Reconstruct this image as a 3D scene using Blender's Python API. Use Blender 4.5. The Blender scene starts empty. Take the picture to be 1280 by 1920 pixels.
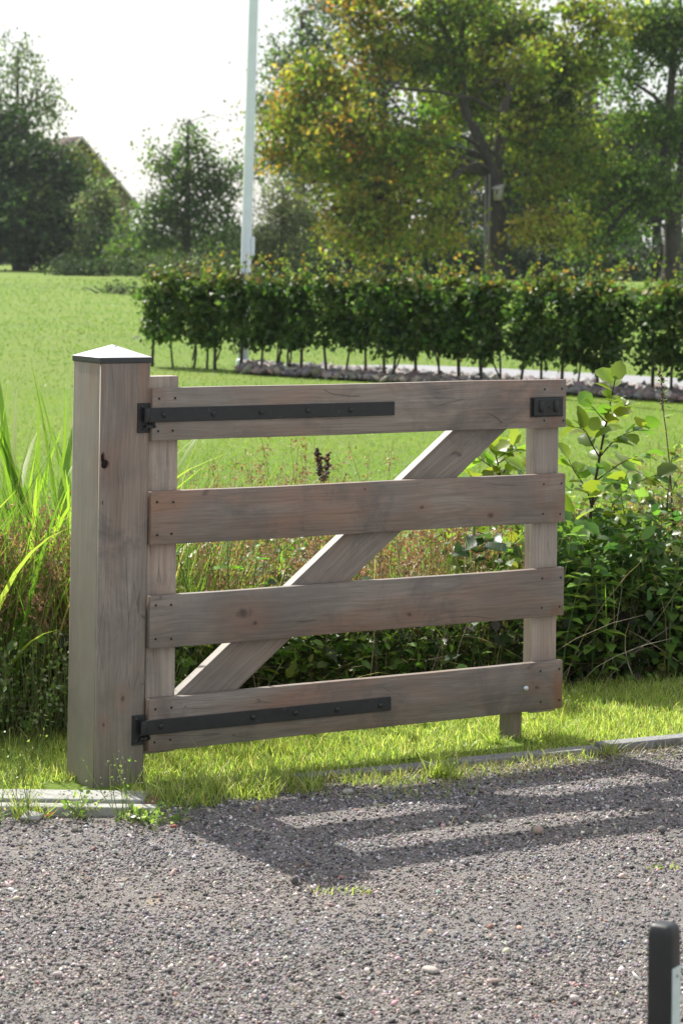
import bpy, math, random
import numpy as np
from mathutils import Matrix, Vector
PI = math.pi
C = bpy.context.scene.collection
scn = bpy.context.scene
rng = np.random.default_rng(7)
random.seed(7)

# ------------------------------------------------------------------ camera, sky, sun, exposure
cam_d = bpy.data.cameras.new('camera'); cam = bpy.data.objects.new('camera', cam_d); C.objects.link(cam)
cam.matrix_world = Matrix.Translation((0, 0, 1.54)) @ Matrix.Rotation(PI/2, 4, 'X') @ Matrix.Rotation(0.012, 4, 'Z')
cam_d.sensor_fit = 'VERTICAL'; cam_d.sensor_height = 36; cam_d.lens = 83.06
cam_d.shift_y = -0.263; cam_d.clip_start = 0.1; cam_d.clip_end = 3000
cam_d.dof.use_dof = True; cam_d.dof.focus_distance = 6.9; cam_d.dof.aperture_fstop = 9.0
scn.camera = cam
SUN = Vector((-0.52, 0.80, 0.98)).normalized()
world = bpy.data.worlds.new('World'); scn.world = world; world.use_nodes = True
wn = world.node_tree; bg = wn.nodes['Background']
sky = wn.nodes.new('ShaderNodeTexSky'); sky.sky_type = 'NISHITA'; sky.sun_disc = False
sky.sun_elevation = math.asin(SUN.z); sky.sun_rotation = math.atan2(SUN.x, SUN.y)
sky.dust_density = 2.0; sky.air_density = 1.0; sky.ozone_density = 1.0
# thin bright cloud veil over the whole sky, denser towards nothing in particular
wtc = wn.nodes.new('ShaderNodeTexCoord'); wno = wn.nodes.new('ShaderNodeTexNoise'); wno.inputs['Scale'].default_value = 2.2; wno.inputs['Detail'].default_value = 5
wn.links.new(wtc.outputs['Generated'], wno.inputs['Vector'])
wmr = wn.nodes.new('ShaderNodeMapRange'); wmr.inputs[1].default_value = 0.35; wmr.inputs[2].default_value = 0.65; wmr.inputs[3].default_value = 0.68; wmr.inputs[4].default_value = 0.86
wn.links.new(wno.outputs[0], wmr.inputs[0])
wmx = wn.nodes.new('ShaderNodeMix'); wmx.data_type = 'RGBA'; wn.links.new(wmr.outputs[0], wmx.inputs[0]); wn.links.new(sky.outputs[0], wmx.inputs[6]); wmx.inputs[7].default_value = (5.1, 5.2, 5.4, 1)
wn.links.new(wmx.outputs[2], bg.inputs[0]); bg.inputs[1].default_value = 0.12
sd = bpy.data.lights.new('sun', 'SUN'); sd.energy = 5.0; sd.angle = math.radians(0.53); sd.color = (1.0, 0.955, 0.88)
sun = bpy.data.objects.new('sun', sd); C.objects.link(sun); sun.rotation_euler = SUN.to_track_quat('Z', 'Y').to_euler()
scn.view_settings.view_transform = 'Standard'; scn.view_settings.look = 'None'
scn.view_settings.exposure = 0.76; scn.view_settings.gamma = 1.0; scn.view_settings.use_curve_mapping = False
scn.cycles.max_bounces = 8; scn.cycles.diffuse_bounces = 4; scn.cycles.transmission_bounces = 4; scn.cycles.glossy_bounces = 2

# ------------------------------------------------------------------ helpers
def mk(name, v, f, m=None, parent=None, tint=None, smooth=False):
    v = np.asarray(v, dtype=np.float32).reshape(-1, 3)
    me = bpy.data.meshes.new(name)
    if isinstance(f, np.ndarray): f = [f]
    if f and not isinstance(f[0], np.ndarray):
        me.from_pydata([tuple(map(float, p)) for p in v], [], [list(map(int, q)) for q in f])
    else:
        fs = [a for a in f if len(a)]
        idx = np.concatenate([a.reshape(-1) for a in fs]).astype(np.int32)
        tot = np.concatenate([np.full(len(a), a.shape[1], dtype=np.int32) for a in fs])
        st = np.zeros(len(tot), dtype=np.int32); st[1:] = np.cumsum(tot)[:-1]
        me.vertices.add(len(v)); me.vertices.foreach_set('co', v.reshape(-1))
        me.loops.add(len(idx)); me.loops.foreach_set('vertex_index', idx)
        me.polygons.add(len(tot)); me.polygons.foreach_set('loop_start', st)
        me.update(calc_edges=True)
    if tint is not None:
        t = np.asarray(tint, dtype=np.float32).reshape(-1, 3)
        if len(t) == 1: t = np.repeat(t, len(v), 0)
        a = me.color_attributes.new('tint', 'FLOAT_COLOR', 'POINT')
        a.data.foreach_set('color', np.concatenate([t, np.ones((len(t), 1), np.float32)], 1).astype(np.float32).reshape(-1))
    if smooth: me.polygons.foreach_set('use_smooth', np.ones(len(me.polygons), dtype=bool))
    if m: me.materials.append(m)
    o = bpy.data.objects.new(name, me); C.objects.link(o)
    if parent: o.parent = parent
    return o
def tag(o, label=None, cat=None, group=None, kind=None):
    if label: o['label'] = label
    if cat: o['category'] = cat
    if group: o['group'] = group
    if kind: o['kind'] = kind
    return o
def empty(name, loc, label, cat, rz=0, group=None):
    o = bpy.data.objects.new(name, None); C.objects.link(o); o.location = loc; o.rotation_euler = (0, 0, rz)
    o.empty_display_size = 0.1
    return tag(o, label, cat, group)
class MB:
    def __init__(s): s.v = []; s.q = []; s.t = []; s.n = 0; s.c = []
    def add(s, v, q=None, t=None, c=None):
        v = np.asarray(v, float).reshape(-1, 3)
        if q is not None and len(q): s.q.append(np.asarray(q).reshape(-1, 4) + s.n)
        if t is not None and len(t): s.t.append(np.asarray(t).reshape(-1, 3) + s.n)
        s.v.append(v); s.n += len(v)
        if c is not None:
            c = np.asarray(c, float).reshape(-1, 3); s.c.append(np.repeat(c, len(v), 0) if len(c) == 1 else c)
    def obj(s, name, m, parent=None, smooth=False):
        fs = []
        if s.q: fs.append(np.concatenate(s.q))
        if s.t: fs.append(np.concatenate(s.t))
        return mk(name, np.concatenate(s.v), fs, m, parent, np.concatenate(s.c) if s.c else None, smooth)
BQ = np.array([[0,3,2,1],[4,5,6,7],[0,1,5,4],[1,2,6,5],[2,3,7,6],[3,0,4,7]])
def boxv(x0,x1,y0,y1,z0,z1):
    return np.array([[x0,y0,z0],[x1,y0,z0],[x1,y1,z0],[x0,y1,z0],[x0,y0,z1],[x1,y0,z1],[x1,y1,z1],[x0,y1,z1]], float)
def box(name, b, m, parent=None, bev=0.0, seg=2, rot=None, loc=None, tint=None):
    o = mk(name, boxv(*b), BQ.copy(), m, parent, tint)
    if bev:
        md = o.modifiers.new('bevel', 'BEVEL'); md.width = bev; md.segments = seg; md.limit_method = 'ANGLE'
        o.data.polygons.foreach_set('use_smooth', np.ones(6, bool))
        wn_ = o.modifiers.new('wn', 'WEIGHTED_NORMAL'); wn_.keep_sharp = True
    if rot: o.rotation_euler = rot
    if loc: o.location = loc
    return o
def tube(mb, pts, rad, seg=8, c=None, cap=True):
    pts = np.asarray(pts, float); n = len(pts); rad = np.broadcast_to(np.asarray(rad, float), (n,))
    tan = np.gradient(pts, axis=0); tan /= np.linalg.norm(tan, axis=1)[:, None] + 1e-9
    up = np.array([0.13, 0.97, 0.2])
    vs = []
    for i in range(n):
        a = np.cross(tan[i], up); 
        if np.linalg.norm(a) < 0.1: a = np.cross(tan[i], [1, 0, 0])
        a /= np.linalg.norm(a); b = np.cross(tan[i], a)
        th = np.arange(seg)*2*PI/seg
        vs.append(pts[i] + rad[i]*(np.cos(th)[:, None]*a + np.sin(th)[:, None]*b))
    vs = np.concatenate(vs)
    q = [[i*seg+j, i*seg+(j+1) % seg, (i+1)*seg+(j+1) % seg, (i+1)*seg+j] for i in range(n-1) for j in range(seg)]
    t = []
    if cap:
        vs = np.concatenate([vs, pts[:1], pts[-1:]]); k = n*seg
        t = [[k, (j+1) % seg, j] for j in range(seg)] + [[k+1, (n-1)*seg+j, (n-1)*seg+(j+1) % seg] for j in range(seg)]
    mb.add(vs, q, t, c)
def lathe(name, prof, m, parent=None, seg=20, loc=None, rot=None, smooth=True):
    v = []; q = []
    for r, z in prof:
        for j in range(seg):
            a = 2*PI*j/seg; v.append((r*math.cos(a), r*math.sin(a), z))
    for i in range(len(prof)-1):
        for j in range(seg): q.append((i*seg+j, i*seg+(j+1) % seg, (i+1)*seg+(j+1) % seg, (i+1)*seg+j))
    n = len(prof)
    fs = [np.array(q)]
    v.append((0, 0, prof[0][1])); v.append((0, 0, prof[-1][1]))
    t = [(n*seg, (j+1) % seg, j) for j in range(seg)] + [(n*seg+1, (n-1)*seg+j, (n-1)*seg+(j+1) % seg) for j in range(seg)]
    fs.append(np.array(t))
    o = mk(name, v, fs, m, parent, None, smooth)
    if loc is not None: o.location = loc
    if rot is not None: o.rotation_euler = rot
    return o
def frames(fwd, nrm):
    """rotation matrices with columns (side, forward, normal)"""
    fwd = fwd/(np.linalg.norm(fwd, axis=1)[:, None]+1e-9)
    side = np.cross(fwd, nrm); side /= np.linalg.norm(side, axis=1)[:, None]+1e-9
    n2 = np.cross(side, fwd)
    return np.stack([side, fwd, n2], axis=2)
def scatter(tv, tf, pos, rot, scl, tint=None, name='x', m=None, parent=None, mb=None, smooth=False):
    tv = np.asarray(tv, float); n = len(pos); k = len(tv)
    scl = np.asarray(scl, float)
    if scl.ndim == 1: scl = np.repeat(scl[:, None], 3, 1)
    v = np.einsum('nij,nkj->nki', rot, tv[None]*scl[:, None, :]) + pos[:, None, :]
    off = (np.arange(n)*k)[:, None, None]
    fs = [(np.asarray(f)[None] + off).reshape(-1, np.asarray(f).shape[1]) for f in tf]
    tc = np.repeat(tint, k, 0) if tint is not None else None
    if mb is not None:
        for f in fs:
            pass
        q = [f for f in fs if f.shape[1] == 4]; t = [f for f in fs if f.shape[1] == 3]
        mb.add(v.reshape(-1, 3), q[0] if q else None, t[0] if t else None, tc)
        return None
    return mk(name, v.reshape(-1, 3), fs, m, parent, tc, smooth)
def unit(n):
    a = rng.normal(size=(n, 3)); return a/np.linalg.norm(a, axis=1)[:, None]
def jit(cols, a=0.25):
    return np.clip(cols*(1+rng.normal(size=(len(cols), 1))*a)*(1+rng.normal(size=cols.shape)*a*0.35), 0.004, 0.9)
def pick(pal, n, w=None):
    p = np.array(pal, float); return p[rng.choice(len(p), n, p=None if w is None else np.array(w)/sum(w))]
def snoise(x, y, s=1.0, seed=0):
    r = np.random.default_rng(seed); o = 0
    for i in range(7):
        a = r.uniform(0, 2*PI); k = s*r.uniform(0.6, 2.2); o = o + np.sin((x*math.cos(a)+y*math.sin(a))*k + r.uniform(0, 6))
    return o/7

# leaf templates: unit length along +Y
DIAM = (np.array([[0, 0, 0], [.34, .45, .06], [0, 1, -.05], [-.34, .45, .06]]), [np.array([[0, 1, 2, 3]])])
LEAF6 = (np.array([[0, 0, 0], [.26, .25, .07], [.30, .6, .05], [0, 1, -.10], [-.30, .6, .05], [-.26, .25, .07], [0, .5, -.02]]),
         [np.array([[0, 1, 6], [1, 2, 6], [2, 3, 6], [3, 4, 6], [4, 5, 6], [5, 0, 6]])])
def leafmesh(kind):
    """outline leaf with a folded midrib and drooping tip; unit length"""
    n = 7; v = []; q = []
    for i in range(n):
        t = i/(n-1)
        if kind == 'round': w = 0.42*math.sin(PI*min(1, t*1.0))**0.55*(1-0.12*t)
        elif kind == 'nettle': w = 0.30*math.sin(PI*t**0.72)**0.8
        else: w = 0.34*math.sin(PI*t**0.9)**0.8
        if i in (0, n-1): w = 0.004
        sr = 1.0 + (0.10 if i % 2 else -0.06)
        z = -0.22*t*t
        v += [(-w*sr, t, z+0.35*w), (0, t, z), (w*sr, t, z+0.35*w)]
    for i in range(n-1):
        for j in (0, 1): q.append((i*3+j, i*3+j+1, i*3+j+4, i*3+j+3))
    return np.array(v), [np.array(q)]

# ------------------------------------------------------------------ materials
def newmat(name):
    m = bpy.data.materials.new(name); m.use_nodes = True
    nt = m.node_tree; p = nt.nodes['Principled BSDF']; return m, nt, p
def nd(nt, t, ins=None, **kw):
    n = nt.nodes.new(t)
    for k, v in kw.items(): setattr(n, k, v)
    for k, v in (ins or {}).items():
        if isinstance(v, bpy.types.NodeSocket): nt.links.new(v, n.inputs[k])
        else: n.inputs[k].default_value = v
    return n
def ramp(nt, fac, stops, interp='LINEAR'):
    r = nt.nodes.new('ShaderNodeValToRGB'); nt.links.new(fac, r.inputs[0]); r.color_ramp.interpolation = interp
    el = r.color_ramp.elements
    while len(el) < len(stops): el.new(0.5)
    for e, (p, c) in zip(el, stops): e.position = p; e.color = (c[0], c[1], c[2], 1) if not isinstance(c, (int, float)) else (c, c, c, 1)
    return r.outputs[0]
def mixc(nt, fac, a, b, mode='MIX'):
    n = nt.nodes.new('ShaderNodeMix'); n.data_type = 'RGBA'; n.blend_type = mode
    for i, v in ((0, fac), (6, a), (7, b)):
        if isinstance(v, bpy.types.NodeSocket): nt.links.new(v, n.inputs[i])
        elif i == 0: n.inputs[0].default_value = v
        else: n.inputs[i].default_value = (v[0], v[1], v[2], 1)
    return n.outputs[2]
def noise(nt, vec, scale, detail=4, rough=0.55, dist=0.0):
    return nd(nt, 'ShaderNodeTexNoise', {'Vector': vec, 'Scale': scale, 'Detail': detail, 'Roughness': rough, 'Distortion': dist}).outputs[0]
def bump(nt, h, strength, dist, normal=None):
    b = nd(nt, 'ShaderNodeBump', {'Height': h, 'Strength': strength, 'Distance': dist})
    if normal: nt.links.new(normal, b.inputs['Normal'])
    return b.outputs[0]
def plain(name, col, rough=0.5, metal=0.0, var=0.15, scale=30, bs=0.1, spec=0.5):
    m, nt, p = newmat(name)
    tc = nd(nt, 'ShaderNodeTexCoord').outputs['Object']
    n = noise(nt, tc, scale, 5)
    c = ramp(nt, n, [(0.3, tuple(x*(1-var) for x in col)), (0.7, tuple(min(1, x*(1+var)) for x in col))])
    nt.links.new(c, p.inputs['Base Color']); p.inputs['Roughness'].default_value = rough; p.inputs['Metallic'].default_value = metal
    p.inputs['Specular IOR Level'].default_value = spec
    if bs: nt.links.new(bump(nt, n, bs, 0.002), p.inputs['Normal'])
    return m
def leafmat(name, trans=0.45, rough=0.45, spec=0.4, boost=1.6, vary=False):
    m, nt, p = newmat(name)
    at = nd(nt, 'ShaderNodeAttribute', attribute_name='tint').outputs['Color']
    if vary:
        rnd = nd(nt, 'ShaderNodeObjectInfo').outputs['Random']
        at = nd(nt, 'ShaderNodeHueSaturation', {'Hue': nd(nt, 'ShaderNodeMapRange', {0: rnd, 3: 0.47, 4: 0.525}).outputs[0], 'Value': nd(nt, 'ShaderNodeMapRange', {0: rnd, 3: 0.7, 4: 1.3}).outputs[0], 'Color': at}).outputs[0]
    nt.links.new(at, p.inputs['Base Color']); p.inputs['Roughness'].default_value = rough
    p.inputs['Specular IOR Level'].default_value = spec
    tc = mixc(nt, 1.0, at, (boost, boost*1.08, boost*0.55), 'MULTIPLY')
    tr = nd(nt, 'ShaderNodeBsdfTranslucent', {'Color': tc})
    mx = nd(nt, 'ShaderNodeMixShader', {0: trans}); nt.links.new(p.outputs[0], mx.inputs[1]); nt.links.new(tr.outputs[0], mx.inputs[2])
    nt.links.new(mx.outputs[0], nt.nodes['Material Output'].inputs[0])
    return m
def tintmat(name, rough=0.8, spec=0.3, nscale=60, bs=0.3):
    m, nt, p = newmat(name)
    at = nd(nt, 'ShaderNodeAttribute', attribute_name='tint').outputs['Color']
    tc = nd(nt, 'ShaderNodeTexCoord').outputs['Object']
    n = noise(nt, tc, nscale, 3)
    c = mixc(nt, 1.0, at, ramp(nt, n, [(0.25, 0.7), (0.75, 1.25)]), 'MULTIPLY')
    nt.links.new(c, p.inputs['Base Color']); p.inputs['Roughness'].default_value = rough; p.inputs['Specular IOR Level'].default_value = spec
    if bs: nt.links.new(bump(nt, n, bs, 0.003), p.inputs['Normal'])
    return m
def wood(name, axis, warm=0.5, dark=1.0, knots=(), ends=None):
    """weathered oak: silvery brown, fine grain along the axis, tannin stains, drying checks"""
    m, nt, p = newmat(name)
    tc = nd(nt, 'ShaderNodeTexCoord').outputs['Object']
    rnd = nd(nt, 'ShaderNodeObjectInfo').outputs['Random']
    off = nd(nt, 'ShaderNodeMath', {0: rnd, 1: 37.0}, operation='MULTIPLY').outputs[0]
    vec = nd(nt, 'ShaderNodeVectorMath', {0: tc, 1: nd(nt, 'ShaderNodeCombineXYZ', {0: off, 1: off, 2: off}).outputs[0]}, operation='ADD').outputs[0]
    st = {'x': (1.3, 26, 26), 'z': (26, 26, 1.3)}[axis]
    st2 = {'x': (5, 190, 190), 'z': (190, 190, 5)}[axis]
    st3 = {'x': (1.6, 5.5, 5.5), 'z': (5.5, 5.5, 1.4)}[axis]
    # slow warp makes the grain wander
    wv = nd(nt, 'ShaderNodeTexNoise', {'Vector': vec, 'Scale': 3.0, 'Detail': 2.0}).outputs['Color']
    wv = nd(nt, 'ShaderNodeVectorMath', {0: wv, 1: (0.5, 0.5, 0.5)}, operation='SUBTRACT').outputs[0]
    wv = nd(nt, 'ShaderNodeVectorMath', {0: wv, 'Scale': 0.03}, operation='SCALE').outputs[0]
    vw = nd(nt, 'ShaderNodeVectorMath', {0: vec, 1: wv}, operation='ADD').outputs[0]
    mp = lambda s: nd(nt, 'ShaderNodeVectorMath', {0: vw, 1: s}, operation='MULTIPLY').outputs[0]
    g1 = noise(nt, mp(st), 1.0, 6, 0.65, 0.6)
    g2 = noise(nt, mp(st2), 1.0, 3, 0.6)
    g3 = noise(nt, mp(st3), 1.0, 4, 0.6, 0.5)
    d = dark
    c = ramp(nt, g1, [(0.28, (.19*d, .143*d, .106*d)), (0.5, (.325*d, .262*d, .208*d)), (0.72, (.44*d, .365*d, .30*d))])
    c = mixc(nt, ramp(nt, g3, [(0.47, 0.0), (0.68, min(1.0, 0.95*warm*2))]), c, (.38*d, .20*d, .115*d))
    g4 = noise(nt, vec, 4.3, 5, 0.7, 0.8)
    c = mixc(nt, ramp(nt, g4, [(0.50, 0.0), (0.68, 0.85)]), c, (.13*d, .10*d, .085*d))
    g6 = noise(nt, vec, 1.7, 4, 0.6, 1.0)
    c = mixc(nt, ramp(nt, g6, [(0.48, 0.0), (0.66, 0.75)]), c, (.19*d, .155*d, .13*d))
    g5 = noise(nt, vec, 2.1, 3, 0.5)
    c = mixc(nt, ramp(nt, g5, [(0.45, 0.0), (0.75, 0.45)]), c, (.35*d, .315*d, .26*d))
    c = mixc(nt, .22, c, (.27*d, .258*d, .235*d))
    c = mixc(nt, 1.0, c, ramp(nt, g2, [(0.3, 0.66), (0.7, 1.0)]), 'MULTIPLY')
    # drying checks: thin dark splits along the grain
    st4 = {'x': (0.9, 34, 34), 'z': (34, 34, 0.9)}[axis]
    ck = nd(nt, 'ShaderNodeTexVoronoi', {'Vector': mp(st4), 'Scale': 1.0}, feature='DISTANCE_TO_EDGE').outputs[0]
    ckm = ramp(nt, ck, [(0.0, 1.0), (0.014, 0.0)])
    ckg = ramp(nt, noise(nt, vec, 3.1, 2), [(0.53, 0.0), (0.58, 1.0)])
    ckf = nd(nt, 'ShaderNodeMath', {0: ckm, 1: ckg}, operation='MULTIPLY').outputs[0]
    c = mixc(nt, nd(nt, 'ShaderNodeMath', {0: ckf, 1: 0.7}, operation='MULTIPLY').outputs[0], c, (.05, .04, .035))
    if axis == 'z' and knots:       # splash dirt and a little algae at the foot of the post
        sz = nd(nt, 'ShaderNodeSeparateXYZ', {0: tc}).outputs[2]
        nn = noise(nt, mp((9, 9, 3)), 1.0, 5, .7, .5)
        f0 = nd(nt, 'ShaderNodeMapRange', {0: sz, 1: .55, 2: 0.0, 3: 0.0, 4: .75}).outputs[0]
        c = mixc(nt, nd(nt, 'ShaderNodeMath', {0: f0, 1: ramp(nt, nn, [(.35, 0.0), (.65, 1.0)])}, operation='MULTIPLY').outputs[0], c, (.155, .135, .095))
        sxx = nd(nt, 'ShaderNodeMapRange', {0: nd(nt, 'ShaderNodeSeparateXYZ', {0: tc}).outputs[0], 1: -.076, 2: -.0802, 3: 0.0, 4: .55}).outputs[0]
        c = mixc(nt, nd(nt, 'ShaderNodeMath', {0: sxx, 1: ramp(nt, noise(nt, mp((5, 5, 1.5)), 1.0, 4), [(.3, 0.2), (.6, 1.0)])}, operation='MULTIPLY').outputs[0], c, (.27, .255, .19))
        f1 = nd(nt, 'ShaderNodeMapRange', {0: sz, 1: 1.0, 2: 1.2, 3: 0.0, 4: .7}).outputs[0]
        c = mixc(nt, nd(nt, 'ShaderNodeMath', {0: f1, 1: ramp(nt, noise(nt, mp((40, 40, 2)), 1.0, 4), [(.5, 0.0), (.62, 1.0)])}, operation='MULTIPLY').outputs[0], c, (.24, .135, .075))
    if ends:       # tannin bleeding out of the board ends
        sx = nd(nt, 'ShaderNodeSeparateXYZ', {0: tc}).outputs[0]
        e1 = nd(nt, 'ShaderNodeMapRange', {0: sx, 1: ends-.16, 2: ends-.02, 3: 0.0, 4: 1.0}).outputs[0]
        e2 = nd(nt, 'ShaderNodeMapRange', {0: sx, 1: .10, 2: .0, 3: 0.0, 4: .45}).outputs[0]
        ee = nd(nt, 'ShaderNodeMath', {0: e1, 1: e2}, operation='MAXIMUM').outputs[0]
        en = ramp(nt, noise(nt, nd(nt, 'ShaderNodeVectorMath', {0: vec, 1: (1.6, 1, 1)}, operation='MULTIPLY').outputs[0], 9.0, 4, .6, .8), [(0.42, 0.0), (0.66, .8)])
        c = mixc(nt, nd(nt, 'ShaderNodeMath', {0: ee, 1: en}, operation='MULTIPLY').outputs[0], c, (.24*d, .105*d, .055*d))
    for (kx, ky, kz, kr) in knots:     # dark knots with rust-brown halo
        dv = nd(nt, 'ShaderNodeVectorMath', {0: tc, 1: (kx, ky, kz)}, operation='SUBTRACT').outputs[0]
        sc = {'x': (0.62, 0.35, 1.0), 'z': (1.0, 1.0, 0.62)}[axis]
        dv = nd(nt, 'ShaderNodeVectorMath', {0: dv, 1: sc}, operation='MULTIPLY').outputs[0]
        dl = nd(nt, 'ShaderNodeVectorMath', {0: dv}, operation='LENGTH').outputs['Value']
        nz = noise(nt, tc, 60.0, 3)
        dl = nd(nt, 'ShaderNodeMath', {0: dl, 1: nd(nt, 'ShaderNodeMath', {0: nz, 1: kr*1.1}, operation='MULTIPLY').outputs[0]}, operation='ADD').outputs[0]
        c = mixc(nt, nd(nt, 'ShaderNodeMapRange', {0: dl, 1: kr*3.6, 2: kr*0.8, 3: 0.0, 4: 0.55}).outputs[0], c, (.26*d, .15*d, .10*d))
        c = mixc(nt, nd(nt, 'ShaderNodeMapRange', {0: dl, 1: kr*1.15, 2: kr*0.75, 3: 0.0, 4: 0.85}).outputs[0], c, (.055, .038, .03))
    nt.links.new(c, p.inputs['Base Color']); p.inputs['Roughness'].default_value = 0.55; p.inputs['Specular IOR Level'].default_value = 0.5
    h = nd(nt, 'ShaderNodeMath', {0: g1, 1: g2}, operation='ADD').outputs[0]
    h = nd(nt, 'ShaderNodeMath', {0: h, 1: ckf}, operation='SUBTRACT').outputs[0]
    nt.links.new(bump(nt, h, 0.35, 0.0015), p.inputs['Normal'])
    return m
def bark(name, a, b, sc=9):
    m, nt, p = newmat(name)
    tc = nd(nt, 'ShaderNodeTexCoord').outputs['Object']
    v = nd(nt, 'ShaderNodeVectorMath', {0: tc, 1: (1, 1, 0.25)}, operation='MULTIPLY').outputs[0]
    n = noise(nt, v, sc, 6, 0.65, 0.4); n2 = noise(nt, tc, sc*0.2, 3)
    c = mixc(nt, n2, ramp(nt, n, [(0.3, a), (0.7, b)]), ramp(nt, n, [(0.3, a), (0.7, tuple(x*0.7 for x in b))]))
    nt.links.new(c, p.inputs['Base Color']); p.inputs['Roughness'].default_value = 0.9
    nt.links.new(bump(nt, n, 0.8, 0.03), p.inputs['Normal'])
    return m

M_leaf = leafmat('tree_leaf', 0.55, 0.5, 0.3, boost=2.0)
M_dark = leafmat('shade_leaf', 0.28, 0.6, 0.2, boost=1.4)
M_hedge = leafmat('hedge_leaf', 0.42, 0.48, 0.3, boost=1.8)
M_veg = leafmat('herb_leaf', 0.50, 0.42, 0.5)
M_vleaf = leafmat('plant_leaf', 0.50, 0.33, 0.6, vary=True)
M_grass = leafmat('grass_blade', 0.50, 0.45, 0.4, boost=1.7)
M_dry = leafmat('dry_stalk', 0.25, 0.6, 0.3, boost=1.3)
M_stem = tintmat('green_stem', 0.6)
M_stone = tintmat('loose_stone', 0.75, 0.35, 240, 0.4)
M_woodx = wood('oak_rail', 'x', 0.5)
M_woodz = wood('oak_stile', 'z', 0.75)
M_post = wood('oak_post', 'z', 0.35)
M_black = plain('black_coated_iron', (.018, .020, .022), 0.42, 0.0, 0.3, 90, 0.15, 0.5)
def iron():
    m, nt, p = newmat('worn_black_iron')
    tc = nd(nt, 'ShaderNodeTexCoord').outputs['Object']; n = noise(nt, tc, 70, 5, .7); n2 = noise(nt, tc, 22, 4, .7); n3 = noise(nt, tc, 400, 2)
    c = ramp(nt, n2, [(.35, (.008, .009, .010)), (.7, (.020, .021, .022))])
    c = mixc(nt, ramp(nt, n, [(.60, 0.0), (.70, .7)]), c, (.085, .075, .065)); c = mixc(nt, ramp(nt, n, [(.27, .8), (.33, 0.0)]), c, (.10, .045, .022))
    nt.links.new(c, p.inputs['Base Color']); nt.links.new(ramp(nt, n2, [(.3, .35), (.7, .62)]), p.inputs['Roughness']); nt.links.new(bump(nt, n3, .25, .001), p.inputs['Normal'])
    return m
M_black = iron()
M_screw = plain('dark_screw', (.03, .027, .025), 0.5, 0.6)
M_galv = plain('galvanised_steel', (.55, .57, .58), 0.35, 0.9, 0.1, 60, 0.05)
M_cap = plain('grey_post_cap', (.62, .63, .64), 0.28, 0.0, 0.08, 25, 0.05, 0.6)
M_rim = plain('dark_cap_rim', (.03, .034, .036), 0.45, 0, 0.2, 60, 0.05)
M_white = plain('white_paint', (.68, .75, .82), 0.35, 0, 0.05, 6, 0.02)
M_conc = plain('weathered_concrete', (.30, .30, .275), 0.85, 0, 0.3, 45, 0.5)
M_slate = plain('dark_kerb_concrete', (.20, .20, .20), 0.8, 0, 0.3, 50, 0.5)
M_brick = plain('red_brick', (.22, .10, .075), 0.85, 0, 0.3, 60, 0.4)
M_bark = bark('maple_bark', (.022, .020, .018), (.095, .085, .073), 9)
M_barkf = bark('far_bark', (.03, .027, .022), (.09, .08, .065), 5)
M_hstem = bark('hedge_bark', (.03, .028, .022), (.10, .09, .07), 30)
M_sapl = bark('sapling_bark', (.03, .018, .014), (.08, .05, .035), 90)

# ------------------------------------------------------------------ ground
def kerb_y(x): return np.where(np.asarray(x) > -0.47, 6.80+0.47*np.asarray(x), 6.36)
def veg_y(x): return 7.85+0.50*np.asarray(x)
def gravel_z(x, y): return 0.006*snoise(x, y, 3.2, 3) + 0.003*snoise(x, y, 11, 4) - 0.004
def lawn_z(x, y):
    q = y-veg_y(x)
    under = np.clip((kerb_y(x)-y+0.02)/0.05, 0, 1)
    z = -0.05*under
    dip = np.exp(-((q-1.25)/0.62)**2)*np.clip(1-np.abs(x)/40, 0, 1)
    far = np.clip((y-12)/30, 0, 1)
    return z - 0.42*dip + 0.02*snoise(x, y, 0.8, 5)*np.clip(q/2, 0, 1) + far*0.09*snoise(x, y, 0.09, 9)
def grid(name, xs, ys, zf, m, lims=None):
    X, Y = np.meshgrid(xs, ys)
    if lims is not None:
        Y = lims[0] + (lims[1](X)-lims[0])*Y
    Z = zf(X, Y)
    v = np.stack([X, Y, Z], -1).reshape(-1, 3); nx = len(xs); ny = len(ys)
    i = np.arange(nx-1)[None] + (np.arange(ny-1)*nx)[:, None]
    q = np.stack([i, i+1, i+nx+1, i+nx], -1).reshape(-1, 4)
    return mk(name, v, q, m, smooth=True)
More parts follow.
